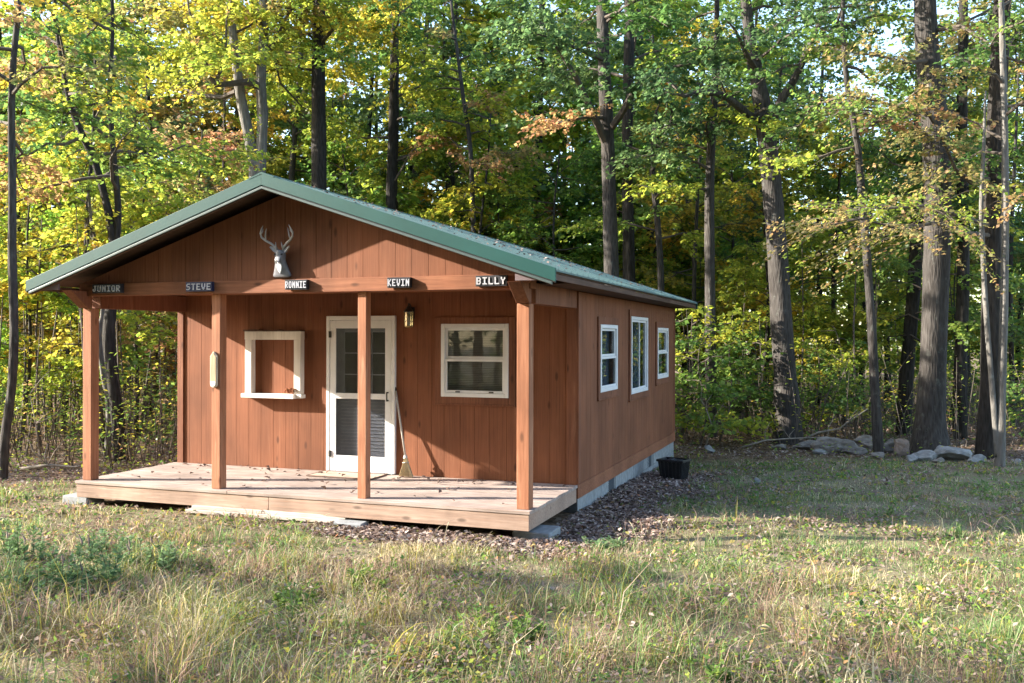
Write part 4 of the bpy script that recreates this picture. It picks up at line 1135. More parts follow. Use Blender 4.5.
# trees beyond the left edge of the picture that shade the lawn
for X, Y, s in ((-16.5, 7.3, .55), (-24, 7.3, .6), (-33, 7.0, .62), (-30, 2.5, .6), (-21, -1.5, .8),
                (-12, -9, 1.0), (-18, -13, 1.1), (-9, -15, 1.1), (-24, -9, 1.2), (-14, -20, 1.2), (-4, -20, 1.1)):  # lower row stands behind the viewer, added to darken the window reflections
    put('canopy', 0, X, Y, s, X * 1.7, (1, 1, 1, 1))
for X, Y, s in ((-14, 5.2, .95), (-19, 4.2, 1.0), (-12.5, 3.0, .9)):
    put('pole', 0, X, Y, s, X, (1, 1, 1, 1))
put('lime', 0, -15.5, 14.9, .95, 1.0, (1, 1, 1, 1))  # unseen tree, added to dapple the left part of the porch wall
# unseen trees added behind and to the right to hold back low sky light
ring = np.random.default_rng(3)
for k in range(44):
    t = R(-176 + 134 * (k // 2) / 21 + ring.uniform(-3, 3)); rr = (11.5 if k % 2 else 18) + 4 * ring.random()
    X, Y = 2 + rr * 1.15 * math.cos(t), 1 + rr * math.sin(t)
    if X < -10 and Y > 5.5: continue
    put(['green', 'tall'][(k + k // 2) % 2] if k % 2 else 'tall', k, X, Y, 1.05 + .3 * ring.random(), ring.uniform(0, 6), (1, 1, 1, 1))

for k in range(26):  # outer unseen row, added to hide the bright horizon from the panes
    t = R(-180 + 140 * k / 25); rr = 25 + 5 * ring.random()
    put('green', k, 2 + rr * math.cos(t), min(2 + rr * math.sin(t), 1), 1.1 + .4 * ring.random(), ring.uniform(0, 6), (1, 1, 1, 1))

WORD = {'lime': 'yellow-green', 'gold': 'golden yellow', 'green': 'fresh green', 'rust': 'rusty orange', 'bush': 'leafy', 'pole': 'slim dark', 'canopy': 'big', 'tall': 'tall leafy'}
NOUN = {'bush': 'shrub', 'pole': 'trunk'}
def side_phrase(u, Y):
    h = min(HERO, key=lambda q: abs(q[0] - u) + (0 if q[1] < Y else 6))
    return h, ('left of ' if u < h[0] else 'right of ')
bins = {}
for rec in PUT:
    kind, i, X, Y, s, rz, col = rec
    if Y < 12 or kind == 'canopy' or X < -.62 * Y:
        bins.setdefault((kind, None, ''), []).append((Y, 0, rec)); continue
    u = 512 + F * X / Y
    h, sd = side_phrase(u, Y)
    bins.setdefault((kind, h[2], sd), []).append((Y, u, rec))
ORD = ['nearest', 'second nearest', 'third nearest', 'fourth nearest', 'fifth nearest', 'sixth nearest', 'seventh nearest', 'eighth nearest', 'ninth nearest']
for (kind, hn, sd), lst in bins.items():
    lst.sort()
    for k, (Y, u, rec) in enumerate(lst):
        _, i, X, _, s, rz, col = rec
        noun = NOUN.get(kind, 'tree'); adj = WORD[kind] + (' understory' if kind in ('lime', 'gold', 'green', 'rust') else '')
        rank = (ORD[min(k, 8)] + ' ') if len(lst) > 1 else ''
        lab = f"{rank}{adj} {noun} {sd}{hn}"
        if hn is None: lab = 'tall leafy tree of the unseen wood added round the open lawn for shade'
        cat = 'shrub' if kind == 'bush' else 'tree'
        grp = {'bush': 'shrubs along the wood edge', 'pole': 'slim trunks in the wood', 'tall': 'tall trees in the wood', 'canopy': 'tall trees beside the lawn'}.get(kind, 'understory trees in the wood')
        if hn is None: grp = 'trees round the open lawn'
        g = ground_z(X, Y)
        root = empty({'bush': 'shrub', 'pole': 'tree', 'canopy': 'tree', 'tree': 'tree', 'tall': 'tree'}.get(kind, 'understory_tree'), (X, Y, g), rz, lab, cat, grp)
        root.scale = (s, s, s)
        for nm, me in zip(('trunk', 'branches', 'crown'), PROTO[kind][i]):
            o = link(bpy.data.objects.new(nm, me), root)
            if nm == 'crown': o.color = col

# ---- far wood, one mass nobody could count
def far_wood():
    rng = np.random.default_rng(5); n = 150000
    Y = rng.uniform(37, 70, n); X = rng.uniform(-.72, .72, n) * Y
    cl = np.array([mnoise.noise(Vector((a * .22, b * .22, 1))) for a, b in zip(X, Y)])
    Z = np.where(rng.random(n) < .58, rng.uniform(.2, 10, n), rng.uniform(.6, 15.5, n) + cl * 1.5) - .3
    keep = rng.random(n) < np.clip(.85 + cl * 1.1 - np.clip((Z - 7) / 14, 0, .6), .05, 1)
    X, Y, Z, cl = X[keep], Y[keep], Z[keep], cl[keep]; n = len(X)
    P = np.stack([X, Y, Z], 1); a = rng.uniform(0, 6.283, n)
    Dn = np.stack([np.cos(a), np.sin(a), rng.normal(-.1, .3, n)], 1); Nn = np.stack([rng.normal(0, .8, n), rng.normal(-.3, .8, n), np.ones(n)], 1)
    sz = rng.uniform(.20, .42, n)
    hue = np.array([mnoise.noise(Vector((a_ * .12, b * .12, 8))) for a_, b in zip(X, Y)])
    C = np.where((hue > 0)[:, None], tint('lime', .6 + hue * .5 + rng.normal(0, .2, n), rng), tint('lime', .35 + hue * .3 + rng.normal(0, .2, n), rng))
    gl = (X < 2) & (rng.random(n) < .45); C[gl] = tint('gold', .45 + rng.normal(0, .2, gl.sum()), rng)
    V, Q = kite(P, unit(Dn), unit(Nn), sz, sz * .7)
    me = np_mesh('woods', V, Q, C, [M['leaf']])
    o = link(bpy.data.objects.new('woods', me)); tag(o, 'far yellow and green foliage closing the view deep in the wood', 'woods', None, 'stuff')
    mb = MB()
    for q in range(60):
        y = rng.uniform(34, 66); x = rng.uniform(-.68, .68) * y; h = rng.uniform(9, 16); r = rng.uniform(.06, .2); l = rng.normal(0, .4)
        g = ground_z(x, y) - .2
        mb.tube([(x, y, g), (x + l * .4, y, h * .4), (x + l, y, h)], [r * 1.2, r, r * .5], 6, False)
    o = mb.build('woods_trunks', M['barkdark'], smooth=True); tag(o, 'many thin dark trunks standing far back in the wood', 'woods', None, 'stuff')
far_wood()

# ------------------------------------------------------------------ stones, dead branches
def stone(u, v, wpx, hpx, Y, mat, label, seed, dep=.7, squash=1.0, rot=0.0, ang=0.0):
    p = px(u, v, Y); w = .92 * wpx / F * Y; h = 1.02 * hpx / F * Y
    g = ground_z(p.x, p.y)
    import bmesh
    bm = bmesh.new(); bmesh.ops.create_icosphere(bm, subdivisions=4, radius=1)
    rg = random.Random(seed); planes = []
    for q in range(9):
        d = Vector((rg.gauss(0, 1), rg.gauss(0, 1), rg.gauss(0, .9))).normalized(); planes.append((d, rg.uniform(.50, .82)))
    for vt in bm.verts:
        c = vt.co.copy()
        for d, k in planes:
            e = c.dot(d)
            if e > k: c -= d * (e - k) * .985
        c += c.normalized() * .11 * mnoise.noise(c * 2.6 + Vector((seed, 0, 0))) + c.normalized() * .05 * mnoise.noise(c * 7 + Vector((0, seed, 0))) + c.normalized() * .02 * mnoise.noise(c * 17)
        vt.co = Vector((c.x * w / 2 * 1.18, c.y * w / 2 * dep * 1.18, c.z * h * .68))
    me = bpy.data.meshes.new('stone'); bm.to_mesh(me); bm.free(); me.materials.append(mat)
    o = link(bpy.data.objects.new('stone', me)); o.location = (p.x, p.y, g + h * .42); o.rotation_euler = (rg.uniform(-.08, .08), ang, rot)
    tag(o, label, 'stone', 'stones along the wood edge')
SB, SG, SR = M['stonebrown'], M['stonegrey'], M['stonered']
stone(834, 446, 42, 15, 18.4, SB, 'widest brown-grey boulder left of the slim trunk in the stone row', 1, .8)
stone(866, 443, 26, 13, 18.9, SB, 'brown boulder close left of the slim trunk in the stone row', 2)
stone(855, 449, 24, 7, 18.2, SB, 'low flat brown stone at the foot of the widest boulder', 3)
stone(806, 443, 28, 9, 19.0, SB, 'flat dark stone at the left end of the stone row', 4)
stone(902, 448, 20, 20, 17.7, SR, 'upright reddish stone right of the slim trunk', 5, .6, ang=.15)
stone(889, 447, 20, 14, 18.3, SB, 'brown stone wedged between the slim trunk and the reddish stone', 6)
stone(926, 455, 26, 10, 17.0, SG, 'low grey stone in front of the thick furrowed trunk', 7)
stone(954, 451, 40, 15, 17.2, SG, 'largest pale grey stone, a wide slab right of the thick furrowed trunk', 8, .7, rot=.3)
stone(976, 458, 20, 8, 16.7, SG, 'small pale stone beside the foot of the pale twin-stemmed tree', 9)
stone(878, 455, 18, 6, 17.4, SB, 'small flat stone in the grass before the slim trunk', 10)
stone(778, 444, 16, 6, 18.9, SB, 'small dark stone left of the big crooked oak foot branch', 21)
stone(820, 449, 14, 6, 18.2, SG, 'small grey stone before the left end of the widest boulder', 22)
stone(846, 440, 16, 8, 19.3, SB, 'rough stone peeping over the back of the widest boulder', 23)
stone(912, 458, 13, 6, 16.9, SG, 'small rough grey stone left of the low grey stone', 24)
stone(938, 459, 12, 5, 16.7, SB, 'small brown stone in the grass below the pale grey slab', 25)
stone(968, 449, 14, 8, 17.6, SB, 'brown stone tucked behind the pale grey slab', 26)
stone(1017, 460, 9, 6, 16.4, SG, 'small pale stone right of the pale twin-stemmed tree', 11)
stone(709, 443, 12, 7, 18.6, SG, 'small pale stone in the brush right behind the cabin corner', 12)
stone(757, 480, 9, 6, 13.8, SG, 'small lone stone in the lawn right of the black tub', 13)

def dead_branch(pts, Y, r, label, seed):
    P = [px(u, v, Y + (d[0] if d else 0)) for u, v, *d in pts]
    b = P[0].copy(); b.z = ground_z(b.x, b.y); rg = random.Random(seed)
    o = empty('fallen_branch', b, 0, label, 'branch')
    mb = MB(); Q = [p - b for p in P]; n = len(Q)
    mb.tube(Q, [r * (1 - .7 * i / (n - 1)) for i in range(n)], 7)
    for q in range(4):
        i = rg.randrange(1, n); d = Vector((rg.uniform(-.5, .5), rg.uniform(-.4, .4), rg.uniform(.1, .5)))
        mb.tube([Q[i], Q[i] + d * .5, Q[i] + d * .9 + Vector((.1, 0, .05))], [r * .4, r * .3, r * .12], 5)
    mb.build('wood', M['deadwood'], o, smooth=True)
dead_branch([(742, 447), (765, 440), (790, 438), (815, 437), (828, 436)], 18.7, .022, 'long grey dead branch lying low across the left end of the stone row', 1)
dead_branch([(800, 440), (818, 432), (840, 428), (850, 420), (868, 408)], 19.4, .03, 'dead branch propped up behind the widest boulder', 2)
dead_branch([(706, 445), (712, 425), (706, 408), (700, 398)], 18.8, .02, 'thin bare dead stem leaning behind the cabin corner', 3)
dead_branch([(20, 470), (48, 466), (75, 468), (100, 464)], 14.6, .03, 'grey dead branch on the ground beside the thin leaning tree at left', 4)
dead_branch([(40, 455), (36, 425), (30, 395)], 15.6, .016, 'thin pale dead stem standing right of the thin leaning tree', 5)

# ------------------------------------------------------------------ fallen leaves, brush, grass
def fallen():
    rng = np.random.default_rng(8)
    # thick drift beside and before the cabin, thinner over the wood floor
    pts = []
    a = rng.uniform(-2.9, 2.6, 80000); y = rng.uniform(-1.2, 8.2, 80000)
    X = HOUSE.x + a * CT + y * ST; Y = HOUSE.y - a * ST + y * CT
    m = litter_mask(X, Y); ok = (rng.random(len(X)) < m ** 1.5) & ((a > .02) | (y < .02)); X, Y = X[ok], Y[ok]
    u = rng.uniform(-120, 1150, 60000); Y2 = rng.uniform(12.5, 26, 60000); X2 = (u - 512) / F * Y2
    aa = (X2 - HOUSE.x) * CT - (Y2 - HOUSE.y) * ST; yy = (X2 - HOUSE.x) * ST + (Y2 - HOUSE.y) * CT
    ok = (rng.random(len(X2)) < litter_mask(X2, Y2)) & ~((aa > -6) & (aa < 2.6) & (yy > -1) & (yy < 8.8)); X2, Y2 = X2[ok], Y2[ok]
    # a few blown over the lawn
    u3 = rng.uniform(-30, 1060, 700); Y3 = rng.uniform(5, 16, 700); X3 = (u3 - 512) / F * Y3
    aa = (X3 - HOUSE.x) * CT - (Y3 - HOUSE.y) * ST; yy = (X3 - HOUSE.x) * ST + (Y3 - HOUSE.y) * CT
    ok = ~((aa > -6.1) & (aa < .1) & (yy > -.05)); X3, Y3 = X3[ok], Y3[ok]
    X = np.concatenate([X, X2, X3]); Y = np.concatenate([Y, Y2, Y3]); n = len(X)
    P = np.stack([X, Y, ground_zv(X, Y) + rng.uniform(.003, .035, n)], 1); t = rng.uniform(0, 6.283, n)
    Dn = np.stack([np.cos(t), np.sin(t), rng.normal(0, .25, n)], 1); Nn = np.stack([rng.normal(0, .35, n), rng.normal(0, .35, n), np.ones(n)], 1)
    sz = rng.uniform(.030, .075, n)
    C = tint('dead', rng.normal(.62, .3, n), rng, .35); g = rng.random(n) < .03; C[g] = tint('rust', rng.uniform(.3, 1, g.sum()), rng)
    V, Q = kite(P, unit(Dn), unit(Nn), sz, sz * rng.uniform(.5, .8, n), .25)
    o = link(bpy.data.objects.new('fallen_leaves', np_mesh('fallen_leaves', V, Q, C, [M['deadleaf']])))
    tag(o, 'drift of dead brown leaves on the ground round the cabin and under the trees', 'fallen leaves', None, 'stuff')
    # on the roof
    n = 800; d = 1 - rng.random(n) ** .7; d = d * (E0 - .05); y = YF + rng.random(n) * (YB - YF)
    z = roof_z(0) * 0 + np.array([roof_z(-W / 2 + k) for k in d]) + DK + .012
    a = -W / 2 + d
    P = np.stack([HOUSE.x + a * CT + y * ST, HOUSE.y - a * ST + y * CT, z], 1); t = rng.uniform(0, 6.283, n)
    Dn = np.stack([np.cos(t), np.sin(t), rng.normal(-.1, .35, n)], 1); Nn = np.stack([rng.normal(.2, .4, n), rng.normal(0, .4, n), np.ones(n)], 1)
    sz = rng.uniform(.03, .065, n); V, Q = kite(P, unit(Dn), unit(Nn), sz, sz * .65, .25)
    o = link(bpy.data.objects.new('fallen_leaves', np_mesh('roof_leaves', V, Q, tint('dead', rng.normal(.55, .3, n), rng), [M['deadleaf']])))
    tag(o, 'brown leaf debris scattered over the right slope of the cabin roof', 'fallen leaves', None, 'stuff')
    # on the deck
    n = 90; a = np.where(rng.random(n) < .75, rng.uniform(-5.8, -2.2, n), rng.uniform(-2.2, -.1, n)); y = np.where(rng.random(n) < .45, rng.uniform(1.45, 1.78, n), rng.uniform(.1, 1.6, n))
    P = np.stack([HOUSE.x + a * CT + y * ST, HOUSE.y - a * ST + y * CT, np.full(n, DK + .006)], 1); t = rng.uniform(0, 6.283, n)
    Dn = np.stack([np.cos(t), np.sin(t), np.abs(rng.normal(.25, .25, n))], 1); Nn = np.stack([rng.normal(0, .35, n), rng.normal(0, .35, n), np.ones(n)], 1)
    sz = rng.uniform(.04, .085, n); V, Q = kite(P, unit(Dn), unit(Nn), sz, sz * .65, .35)
    o = link(bpy.data.objects.new('fallen_leaves', np_mesh('deck_leaves', V, Q, tint('dead', rng.normal(.25, .2, n), rng), [M['deadleaf']])))
    tag(o, 'few dry brown leaves lying on the porch deck', 'fallen leaves', None, 'stuff')
fallen()

def brush():
    """thin stems and low leaves at the foot of the wood"""
    rng = np.random.default_rng(12); lv = Leaves(); mb = MB()
    for q in range(620):
        if rng.random() < .5: u = rng.uniform(-60, 185); Y = rng.uniform(15.2, 25)
        else: u = rng.uniform(670, 1080); Y = rng.uniform(18.8, 28)
        X = (u - 512) / F * Y
        if not free(X, Y, .7): continue
        g = ground_z(X, Y); h = rng.uniform(.5, 2.2); d = rng.normal(0, .28, 2)
        p = [(X, Y, g - .03), (X + d[0] * h * .4, Y + d[1] * h * .4, g + h * .5), (X + d[0] * h, Y + d[1] * h, g + h)]
        mb.tube(p, [.010, .008, .003], 4, False)
        k = int(rng.integers(6, 36)); s = rng.uniform(.35, 1.05, k)
        P = np.array(p[0])[None] + (np.array(p[2]) - np.array(p[0]))[None] * s[:, None] + rng.normal(0, .14, (k, 3))
        t = rng.uniform(0, 6.283, k); sz = rng.uniform(.05, .11, k)
        lv.add(P, np.stack([np.cos(t), np.sin(t), rng.normal(-.2, .3, k)], 1), np.stack([rng.normal(0, .35, k), rng.normal(0, .35, k), np.ones(k)], 1), sz, sz * .65,
               tint(['green', 'lime', 'gold', 'rust'][int(rng.choice(4, p=[.42, .33, .17, .08]))], .5 + rng.normal(0, .2, k), rng))
    for q in range(130):
        u = rng.uniform(-60, 200) if q % 3 else rng.uniform(680, 1060); Y = rng.uniform(17, 30) if q % 3 else rng.uniform(20.5, 32); X = (u - 512) / F * Y
        if not free(X, Y, .9): continue
        g = ground_z(X, Y); h = rng.uniform(2.5, 5.5); d = rng.normal(0, .07, 2); r = rng.uniform(.012, .035)
        mb.tube([(X, Y, g - .03), (X + d[0] * h * .5 + rng.normal(0, .05), Y + d[1] * h * .5, g + h * .5), (X + d[0] * h, Y + d[1] * h, g + h)], [r, r * .7, r * .3], 5, False)
    # ground cover between lawn and wood
    k = 9000; u = rng.uniform(-60, 1080, k); Y = rng.uniform(13.5, 20.5, k); X = (u - 512) / F * Y
    a = (X - HOUSE.x) * CT - (Y - HOUSE.y) * ST
    ok = ((X > 2.6) & (Y > 16.6) & (Y < 18.9)) | ((a < -6.2) & (Y > 13.2) & (Y < 18)); X, Y = X[ok], Y[ok]; k = len(X)
    nz = edge_noise(X, Y, 1.1, 5); ok = rng.random(k) < np.clip(.35 + nz, 0, 1); X, Y = X[ok], Y[ok]; k = len(X)
    P = np.stack([X, Y, ground_zv(X, Y) + rng.uniform(.02, .28, k)], 1); t = rng.uniform(0, 6.283, k); sz = rng.uniform(.04, .09, k)
    lv.add(P, np.stack([np.cos(t), np.sin(t), rng.normal(.1, .4, k)], 1), np.stack([rng.normal(0, .4, k), rng.normal(0, .4, k), np.ones(k)], 1), sz, sz * .6, tint('lime', .4 + rng.normal(0, .25, k), rng))
    o = mb.build('undergrowth_stems', M['twig']); tag(o, 'tangle of thin bare stems at the foot of the wood', 'undergrowth', None, 'stuff')
    o = link(bpy.data.objects.new('undergrowth', lv.mesh('undergrowth', M['leaf']))); tag(o, 'low leafy undergrowth along the edge of the wood', 'undergrowth', None, 'stuff')
brush()

GR = {'green': np.array([[.085, .165, .050], [.15, .24, .080], [.25, .32, .125]]), 'straw': np.array([[.29, .24, .145], [.46, .39, .245], [.62, .545, .37]]),
      'russet': np.array([[.17, .105, .080], [.30, .195, .145], [.43, .31, .24]]), 'gold': np.array([[.19, .19, .04], [.33, .29, .06], [.44, .36, .10]])}
def blades(n, sampler, hgt, wid, seed):
    """grass blades as bent two-piece ribbons"""
    rng = np.random.default_rng(seed)
    m = 11; nc = n // m
    Xc, Yc = sampler(rng, nc); tid = np.repeat(np.arange(nc), m); n = nc * m
    ox, oy = rng.normal(0, .030, n), rng.normal(0, .030, n); sp = np.repeat(rng.uniform(.5, 1.6, nc), m); ox *= sp; oy *= sp
    X, Y = Xc[tid] + ox, Yc[tid] + oy
    pick = rng.random(nc)[tid]; tall = np.exp(rng.normal(0, .38, nc))[tid]; solo = rng.random(n) < .30
    azr = np.arctan2(oy, ox) + rng.normal(0, .7, n); azr = np.where(solo, rng.uniform(0, 6.283, n), azr); pick = np.where(solo, rng.random(n), pick)
    a = (X - HOUSE.x) * CT - (Y - HOUSE.y) * ST; y = (X - HOUSE.x) * ST + (Y - HOUSE.y) * CT
    ok = ~((a > -6.02) & (a < .05) & (y > -.03) & (y < D + L + .05)) & (rng.random(len(X)) > litter_mask(X, Y) * .93)
    X, Y, pick, tall, azr = X[ok], Y[ok], pick[ok], tall[ok], azr[ok]
    n1 = edge_noise(X, Y, .55, 20); n2 = edge_noise(X, Y, 1.6, 30); n3 = edge_noise(X, Y, .8, 40)
    patch = np.exp(-((X - 1.1) / 1.7) ** 2 - ((Y - 5.5) / .75) ** 2) + .7 * np.exp(-((X - 3.4) / .9) ** 2 - ((Y - 5.6) / .5) ** 2)
    dens = np.clip(.72 + n2 * .9, .12, 1) * (1 - .55 * np.clip(patch, 0, 1)); ok = rng.random(len(X)) < dens
    X, Y, n1, n2, n3 = X[ok], Y[ok], n1[ok], n2[ok], n3[ok]; pick, tall, azr = pick[ok], tall[ok], azr[ok]; n = len(X)
    near = smooth(9.0, 6.2, Y)
    right = smooth(0.5, 2.5, X) * smooth(6.5, 9, Y)
    # share of each colour
    wg = np.clip(.40 + n1 * .9 + .35 * right, .06, 1); wr = np.clip(.48 + n3 * 1.9 + .10 * near - .24 * right - .12, 0, .8); wo = np.clip(.10 + n2 * .5 - .1 * right + .18 * near * (X < 0), .03, .6); wsx = np.clip(.32 - n1 * .6, .08, .8)
    Wt = np.stack([wg, wsx, wr, wo], 1); Wt /= Wt.sum(1, keepdims=True); cum = np.cumsum(Wt, 1); r = pick
    which = (r[:, None] > cum).sum(1).clip(0, 3)
    Gs = np.stack([GR['green'], GR['straw'], GR['russet'], GR['gold']])
    t = np.clip(rng.beta(2.2, 2.2, n) * 2, 0, 1.999); i = t.astype(int); f = (t - i)[:, None]
    C = Gs[which, i] * (1 - f) + Gs[which, i + 1] * f
    C = C * rng.uniform(.65, 1.5, (n, 1))
    h = hgt(X, Y, n2, n1, near, right) * rng.uniform(.45, 1.35, n) * tall * np.where(which == 2, 1.1, 1)
    w = wid(Y) * rng.uniform(.6, 1.3, n)
    az = azr; lean = np.where(rng.random(n) < .40, rng.uniform(.9, 2.2, n), rng.uniform(.15, 1.1, n)) * h; flatg = lean > 1.15 * h; h = np.where(flatg, h * .4, h)
    d = np.stack([np.cos(az), np.sin(az), np.zeros(n)], 1); s = np.stack([-np.sin(az + rng.normal(0, .8, n)), np.cos(az), np.zeros(n)], 1)
    P0 = np.stack([X, Y, ground_zv(X, Y) - .01], 1)
    up = np.array([0, 0, 1.0])
    P1 = P0 + d * (lean * .30)[:, None] + up * (h * .62)[:, None]
    P2 = P0 + d * lean[:, None] + up * (h * rng.uniform(.72, 1.0, n))[:, None]
    W_ = w[:, None]
    V = np.stack([P0 - s * W_ * .5, P0 + s * W_ * .5, P1 + s * W_ * .42, P1 - s * W_ * .42, P2 + s * W_ * .10, P2 - s * W_ * .10], 1).reshape(-1, 3)
    b = np.arange(n)[:, None] * 6
    Q = np.concatenate([b + np.array([[0, 1, 2, 3]]), b + np.array([[3, 2, 4, 5]])], 1).reshape(-1, 4)
    C4 = np.repeat(np.concatenate([C, np.ones((n, 1))], 1), 2, 0)
    return V, Q, C4

def wedge(y0, y1, pw):
    def f(rng, n):
        Y = y0 + (y1 - y0) * rng.random(n) ** pw
        u = rng.uniform(-70, 1094, n)
        return (u - 512) / F * Y, Y
    return f
def H1(X, Y, n2, n1, near, right):
    left = smooth(0.5, -1.5, X)
    return (.045 + .085 * near + .035 * left * smooth(10.5, 8, Y)) * (1 + n2 * 1.2 + n1 * .3)
sets = [blades(120000, wedge(4.6, 9.5, .9), H1, lambda Y: .0030 + .00035 * Y, 1), blades(105000, wedge(8.0, 13.5, .95), H1, lambda Y: .0025 + .0005 * Y, 2), blades(75000, wedge(12, 19.5, 1.0), H1, lambda Y: .002 + .0006 * Y, 3)]
off = 0; VV = []; QQ = []; CC = []
for V, Q, C in sets:
    VV.append(V); QQ.append(Q + off); CC.append(C); off += len(V)
o = link(bpy.data.objects.new('grass', np_mesh('grass', np.concatenate(VV), np.concatenate(QQ), np.concatenate(CC), [M['blade']])))
tag(o, 'rough uncut autumn grass of mixed green, straw and russet blades before the cabin', 'grass', None, 'stuff')

def forbs():
    """small broad leaves among the grass"""
    rng = np.random.default_rng(31); n = 170000
    Y = 4.7 + 12 * rng.random(n) ** 1.15; u = rng.uniform(-60, 1090, n); X = (u - 512) / F * Y
    a = (X - HOUSE.x) * CT - (Y - HOUSE.y) * ST; y = (X - HOUSE.x) * ST + (Y - HOUSE.y) * CT
    nz = edge_noise(X, Y, 1.3, 50); n2 = edge_noise(X, Y, .6, 55)
    ok = ~((a > -6.02) & (a < .05) & (y > -.03)) & (rng.random(n) > litter_mask(X, Y) * .95) & (rng.random(n) < np.clip(.38 + nz * 1.5, .05, 1))
    X, Y, n2 = X[ok], Y[ok], n2[ok]; n = len(X)
    P = np.stack([X, Y, ground_zv(X, Y) + rng.random(n) ** 1.3 * (.05 + .13 * smooth(9, 6, Y))], 1); t = rng.uniform(0, 6.283, n)
    Dn = np.stack([np.cos(t), np.sin(t), rng.normal(.25, .45, n)], 1); Nn = np.stack([rng.normal(0, .6, n), rng.normal(0, .6, n), np.ones(n)], 1)
    sz = rng.uniform(.012, .05, n) * (1 + .04 * Y)
    C = tint('green', .5 + rng.normal(0, .22, n), rng, .35); q = rng.random(n); g = q < .44; C[g] = tint('dead', rng.normal(.6, .25, g.sum()), rng); g = q > .94; C[g] = tint('lime', rng.normal(.5, .25, g.sum()), rng)
    g = (q > .5) & (q < .66); C[g] = tint('rust', rng.normal(.4, .25, g.sum()), rng)
    V, Q = kite(P, unit(Dn), unit(Nn), sz, sz * rng.uniform(.3, .7, n))
    o = link(bpy.data.objects.new('grass', np_mesh('ground_cover', V, Q, C, [M['blade']])))
    tag(o, 'small broad leaves and dead bits mixed low in the rough grass', 'ground cover', None, 'stuff')
forbs()

def wisps():
    """tall thin dry stems standing over the turf"""
    rng = np.random.default_rng(61); n = 3200
    Y = 4.8 + 5.2 * rng.random(n) ** 1.2; u = rng.uniform(-60, 1090, n); X = (u - 512) / F * Y
    nz = edge_noise(X, Y, .9, 61); ok = rng.random(n) < np.clip(.45 + nz * 1.4, .04, 1); ok &= litter_mask(X, Y) < .3
    a = (X - HOUSE.x) * CT - (Y - HOUSE.y) * ST; y = (X - HOUSE.x) * ST + (Y - HOUSE.y) * CT; ok &= ~((a > -6.1) & (a < .1) & (y > -.05))
    X, Y = X[ok], Y[ok]; n = len(X)
    h = rng.uniform(.12, .38, n); az = rng.uniform(0, 6.283, n); d = np.stack([np.cos(az), np.sin(az), np.zeros(n)], 1); sd = np.stack([np.ones(n), np.zeros(n), np.zeros(n)], 1)
    P0 = np.stack([X, Y, ground_zv(X, Y) - .01], 1); w_ = (.0022 + .0003 * Y)[:, None]; VV = []
    ln = (h * rng.uniform(.1, .8, n))[:, None]
    for t, k in ((0, 1), (.45, .9), (.8, .8), (1, 1.8), (1.12, .3)):
        c = P0 + d * ln * t * t + np.stack([np.zeros(n), np.zeros(n), h * (t - .18 * t ** 3)], 1)
        VV += [c - sd * w_ * k * .5, c + sd * w_ * k * .5]
    V = np.stack(VV, 1).reshape(-1, 3); b = np.arange(n)[:, None] * 10
    Q = np.concatenate([b + np.array([[2 * i, 2 * i + 1, 2 * i + 3, 2 * i + 2]]) for i in range(4)], 1).reshape(-1, 4)
    pal = np.where((rng.random(n) < .7)[:, None], GR['straw'][rng.integers(0, 3, n)], GR['russet'][rng.integers(0, 3, n)]) * rng.uniform(.8, 1.2, (n, 1))
    o = link(bpy.data.objects.new('dry_grass', np_mesh('dry_grass', V, Q, np.repeat(np.concatenate([pal, np.ones((n, 1))], 1), 4, 0), [M['blade']])))
    tag(o, 'thin dry grass stems with seed heads rising over the turf', 'dry grass', None, 'stuff')
wisps()

# leafy weeds and seed-head grasses one can tell apart
def weed(u, v, hpx, wpx, label, pal, t, seed, dead_tops=False, size=.08):
    Y = F * CAMZ / (v - V0); X = (u - 512) / F * Y; rng = np.random.default_rng(seed); g = ground_z(X, Y); h = hpx / F * Y; w = wpx / F * Y
    root = empty('weed', (X, Y, g), 0, label, 'weed', 'leafy weeds in the rough grass')
    mb = MB(); lv = Leaves(); tops = MB()
    for q in range(max(9, int(w * 26))):
        a = rng.uniform(0, 6.283); rr = math.sqrt(rng.random()) * w / 2; b = np.array([rr * math.cos(a), rr * math.sin(a) * .8, -.02]); hh = h * rng.uniform(.45, 1.1) * (1 - .4 * (rr / (w / 2)) ** 2)
        e = b + np.array([rng.normal(0, .12) * hh + .15 * b[0], rng.normal(0, .12) * hh, hh])
        mb.tube([b, (b + e) / 2 + rng.normal(0, .01, 3), e], [.004, .0035, .002], 4, False)
        k = int(16 + hh * 70); s = rng.uniform(.15, 1, k); P = b[None] + (e - b)[None] * s[:, None]; az = rng.uniform(0, 6.283, k)
        sz = size * rng.uniform(.6, 1.2, k) * (1.15 - .5 * s)
        lv.add(P, np.stack([np.cos(az), np.sin(az), rng.uniform(.1, .9, k)], 1), np.stack([rng.normal(0, .3, k), rng.normal(0, .3, k), np.ones(k)], 1), sz, sz * .48, tint(pal, t + rng.normal(0, .15, k), rng))
        if dead_tops and rng.random() < .22:
            tops = MB(); tops.tube([e - np.array([0, 0, .03]), e + np.array([0, 0, .02]), e + np.array([rng.normal(0, .02), 0, .07])], [.003, .011, .003], 5, False); tops.build('seed_head', M['seedhead'], root)
    mb.build('stems', M['twig'], root)
    link(bpy.data.objects.new('leaves', lv.mesh('leaves', M['weed'])), root)
M['weed'] = leaf_mat('weed_leaf', .3)
M['seedhead'] = plain('dry_seed_head', (.20, .15, .13), .95, 0, .3, 20)
RAMP['sage'] = np.array([(.07, .14, .05), (.12, .21, .085), (.19, .28, .13), (.32, .38, .23)])
weed(40, 600, 62, 90, 'tall sage-green weed clump with dark seed heads nearest the left edge', 'sage', .5, 1, True)
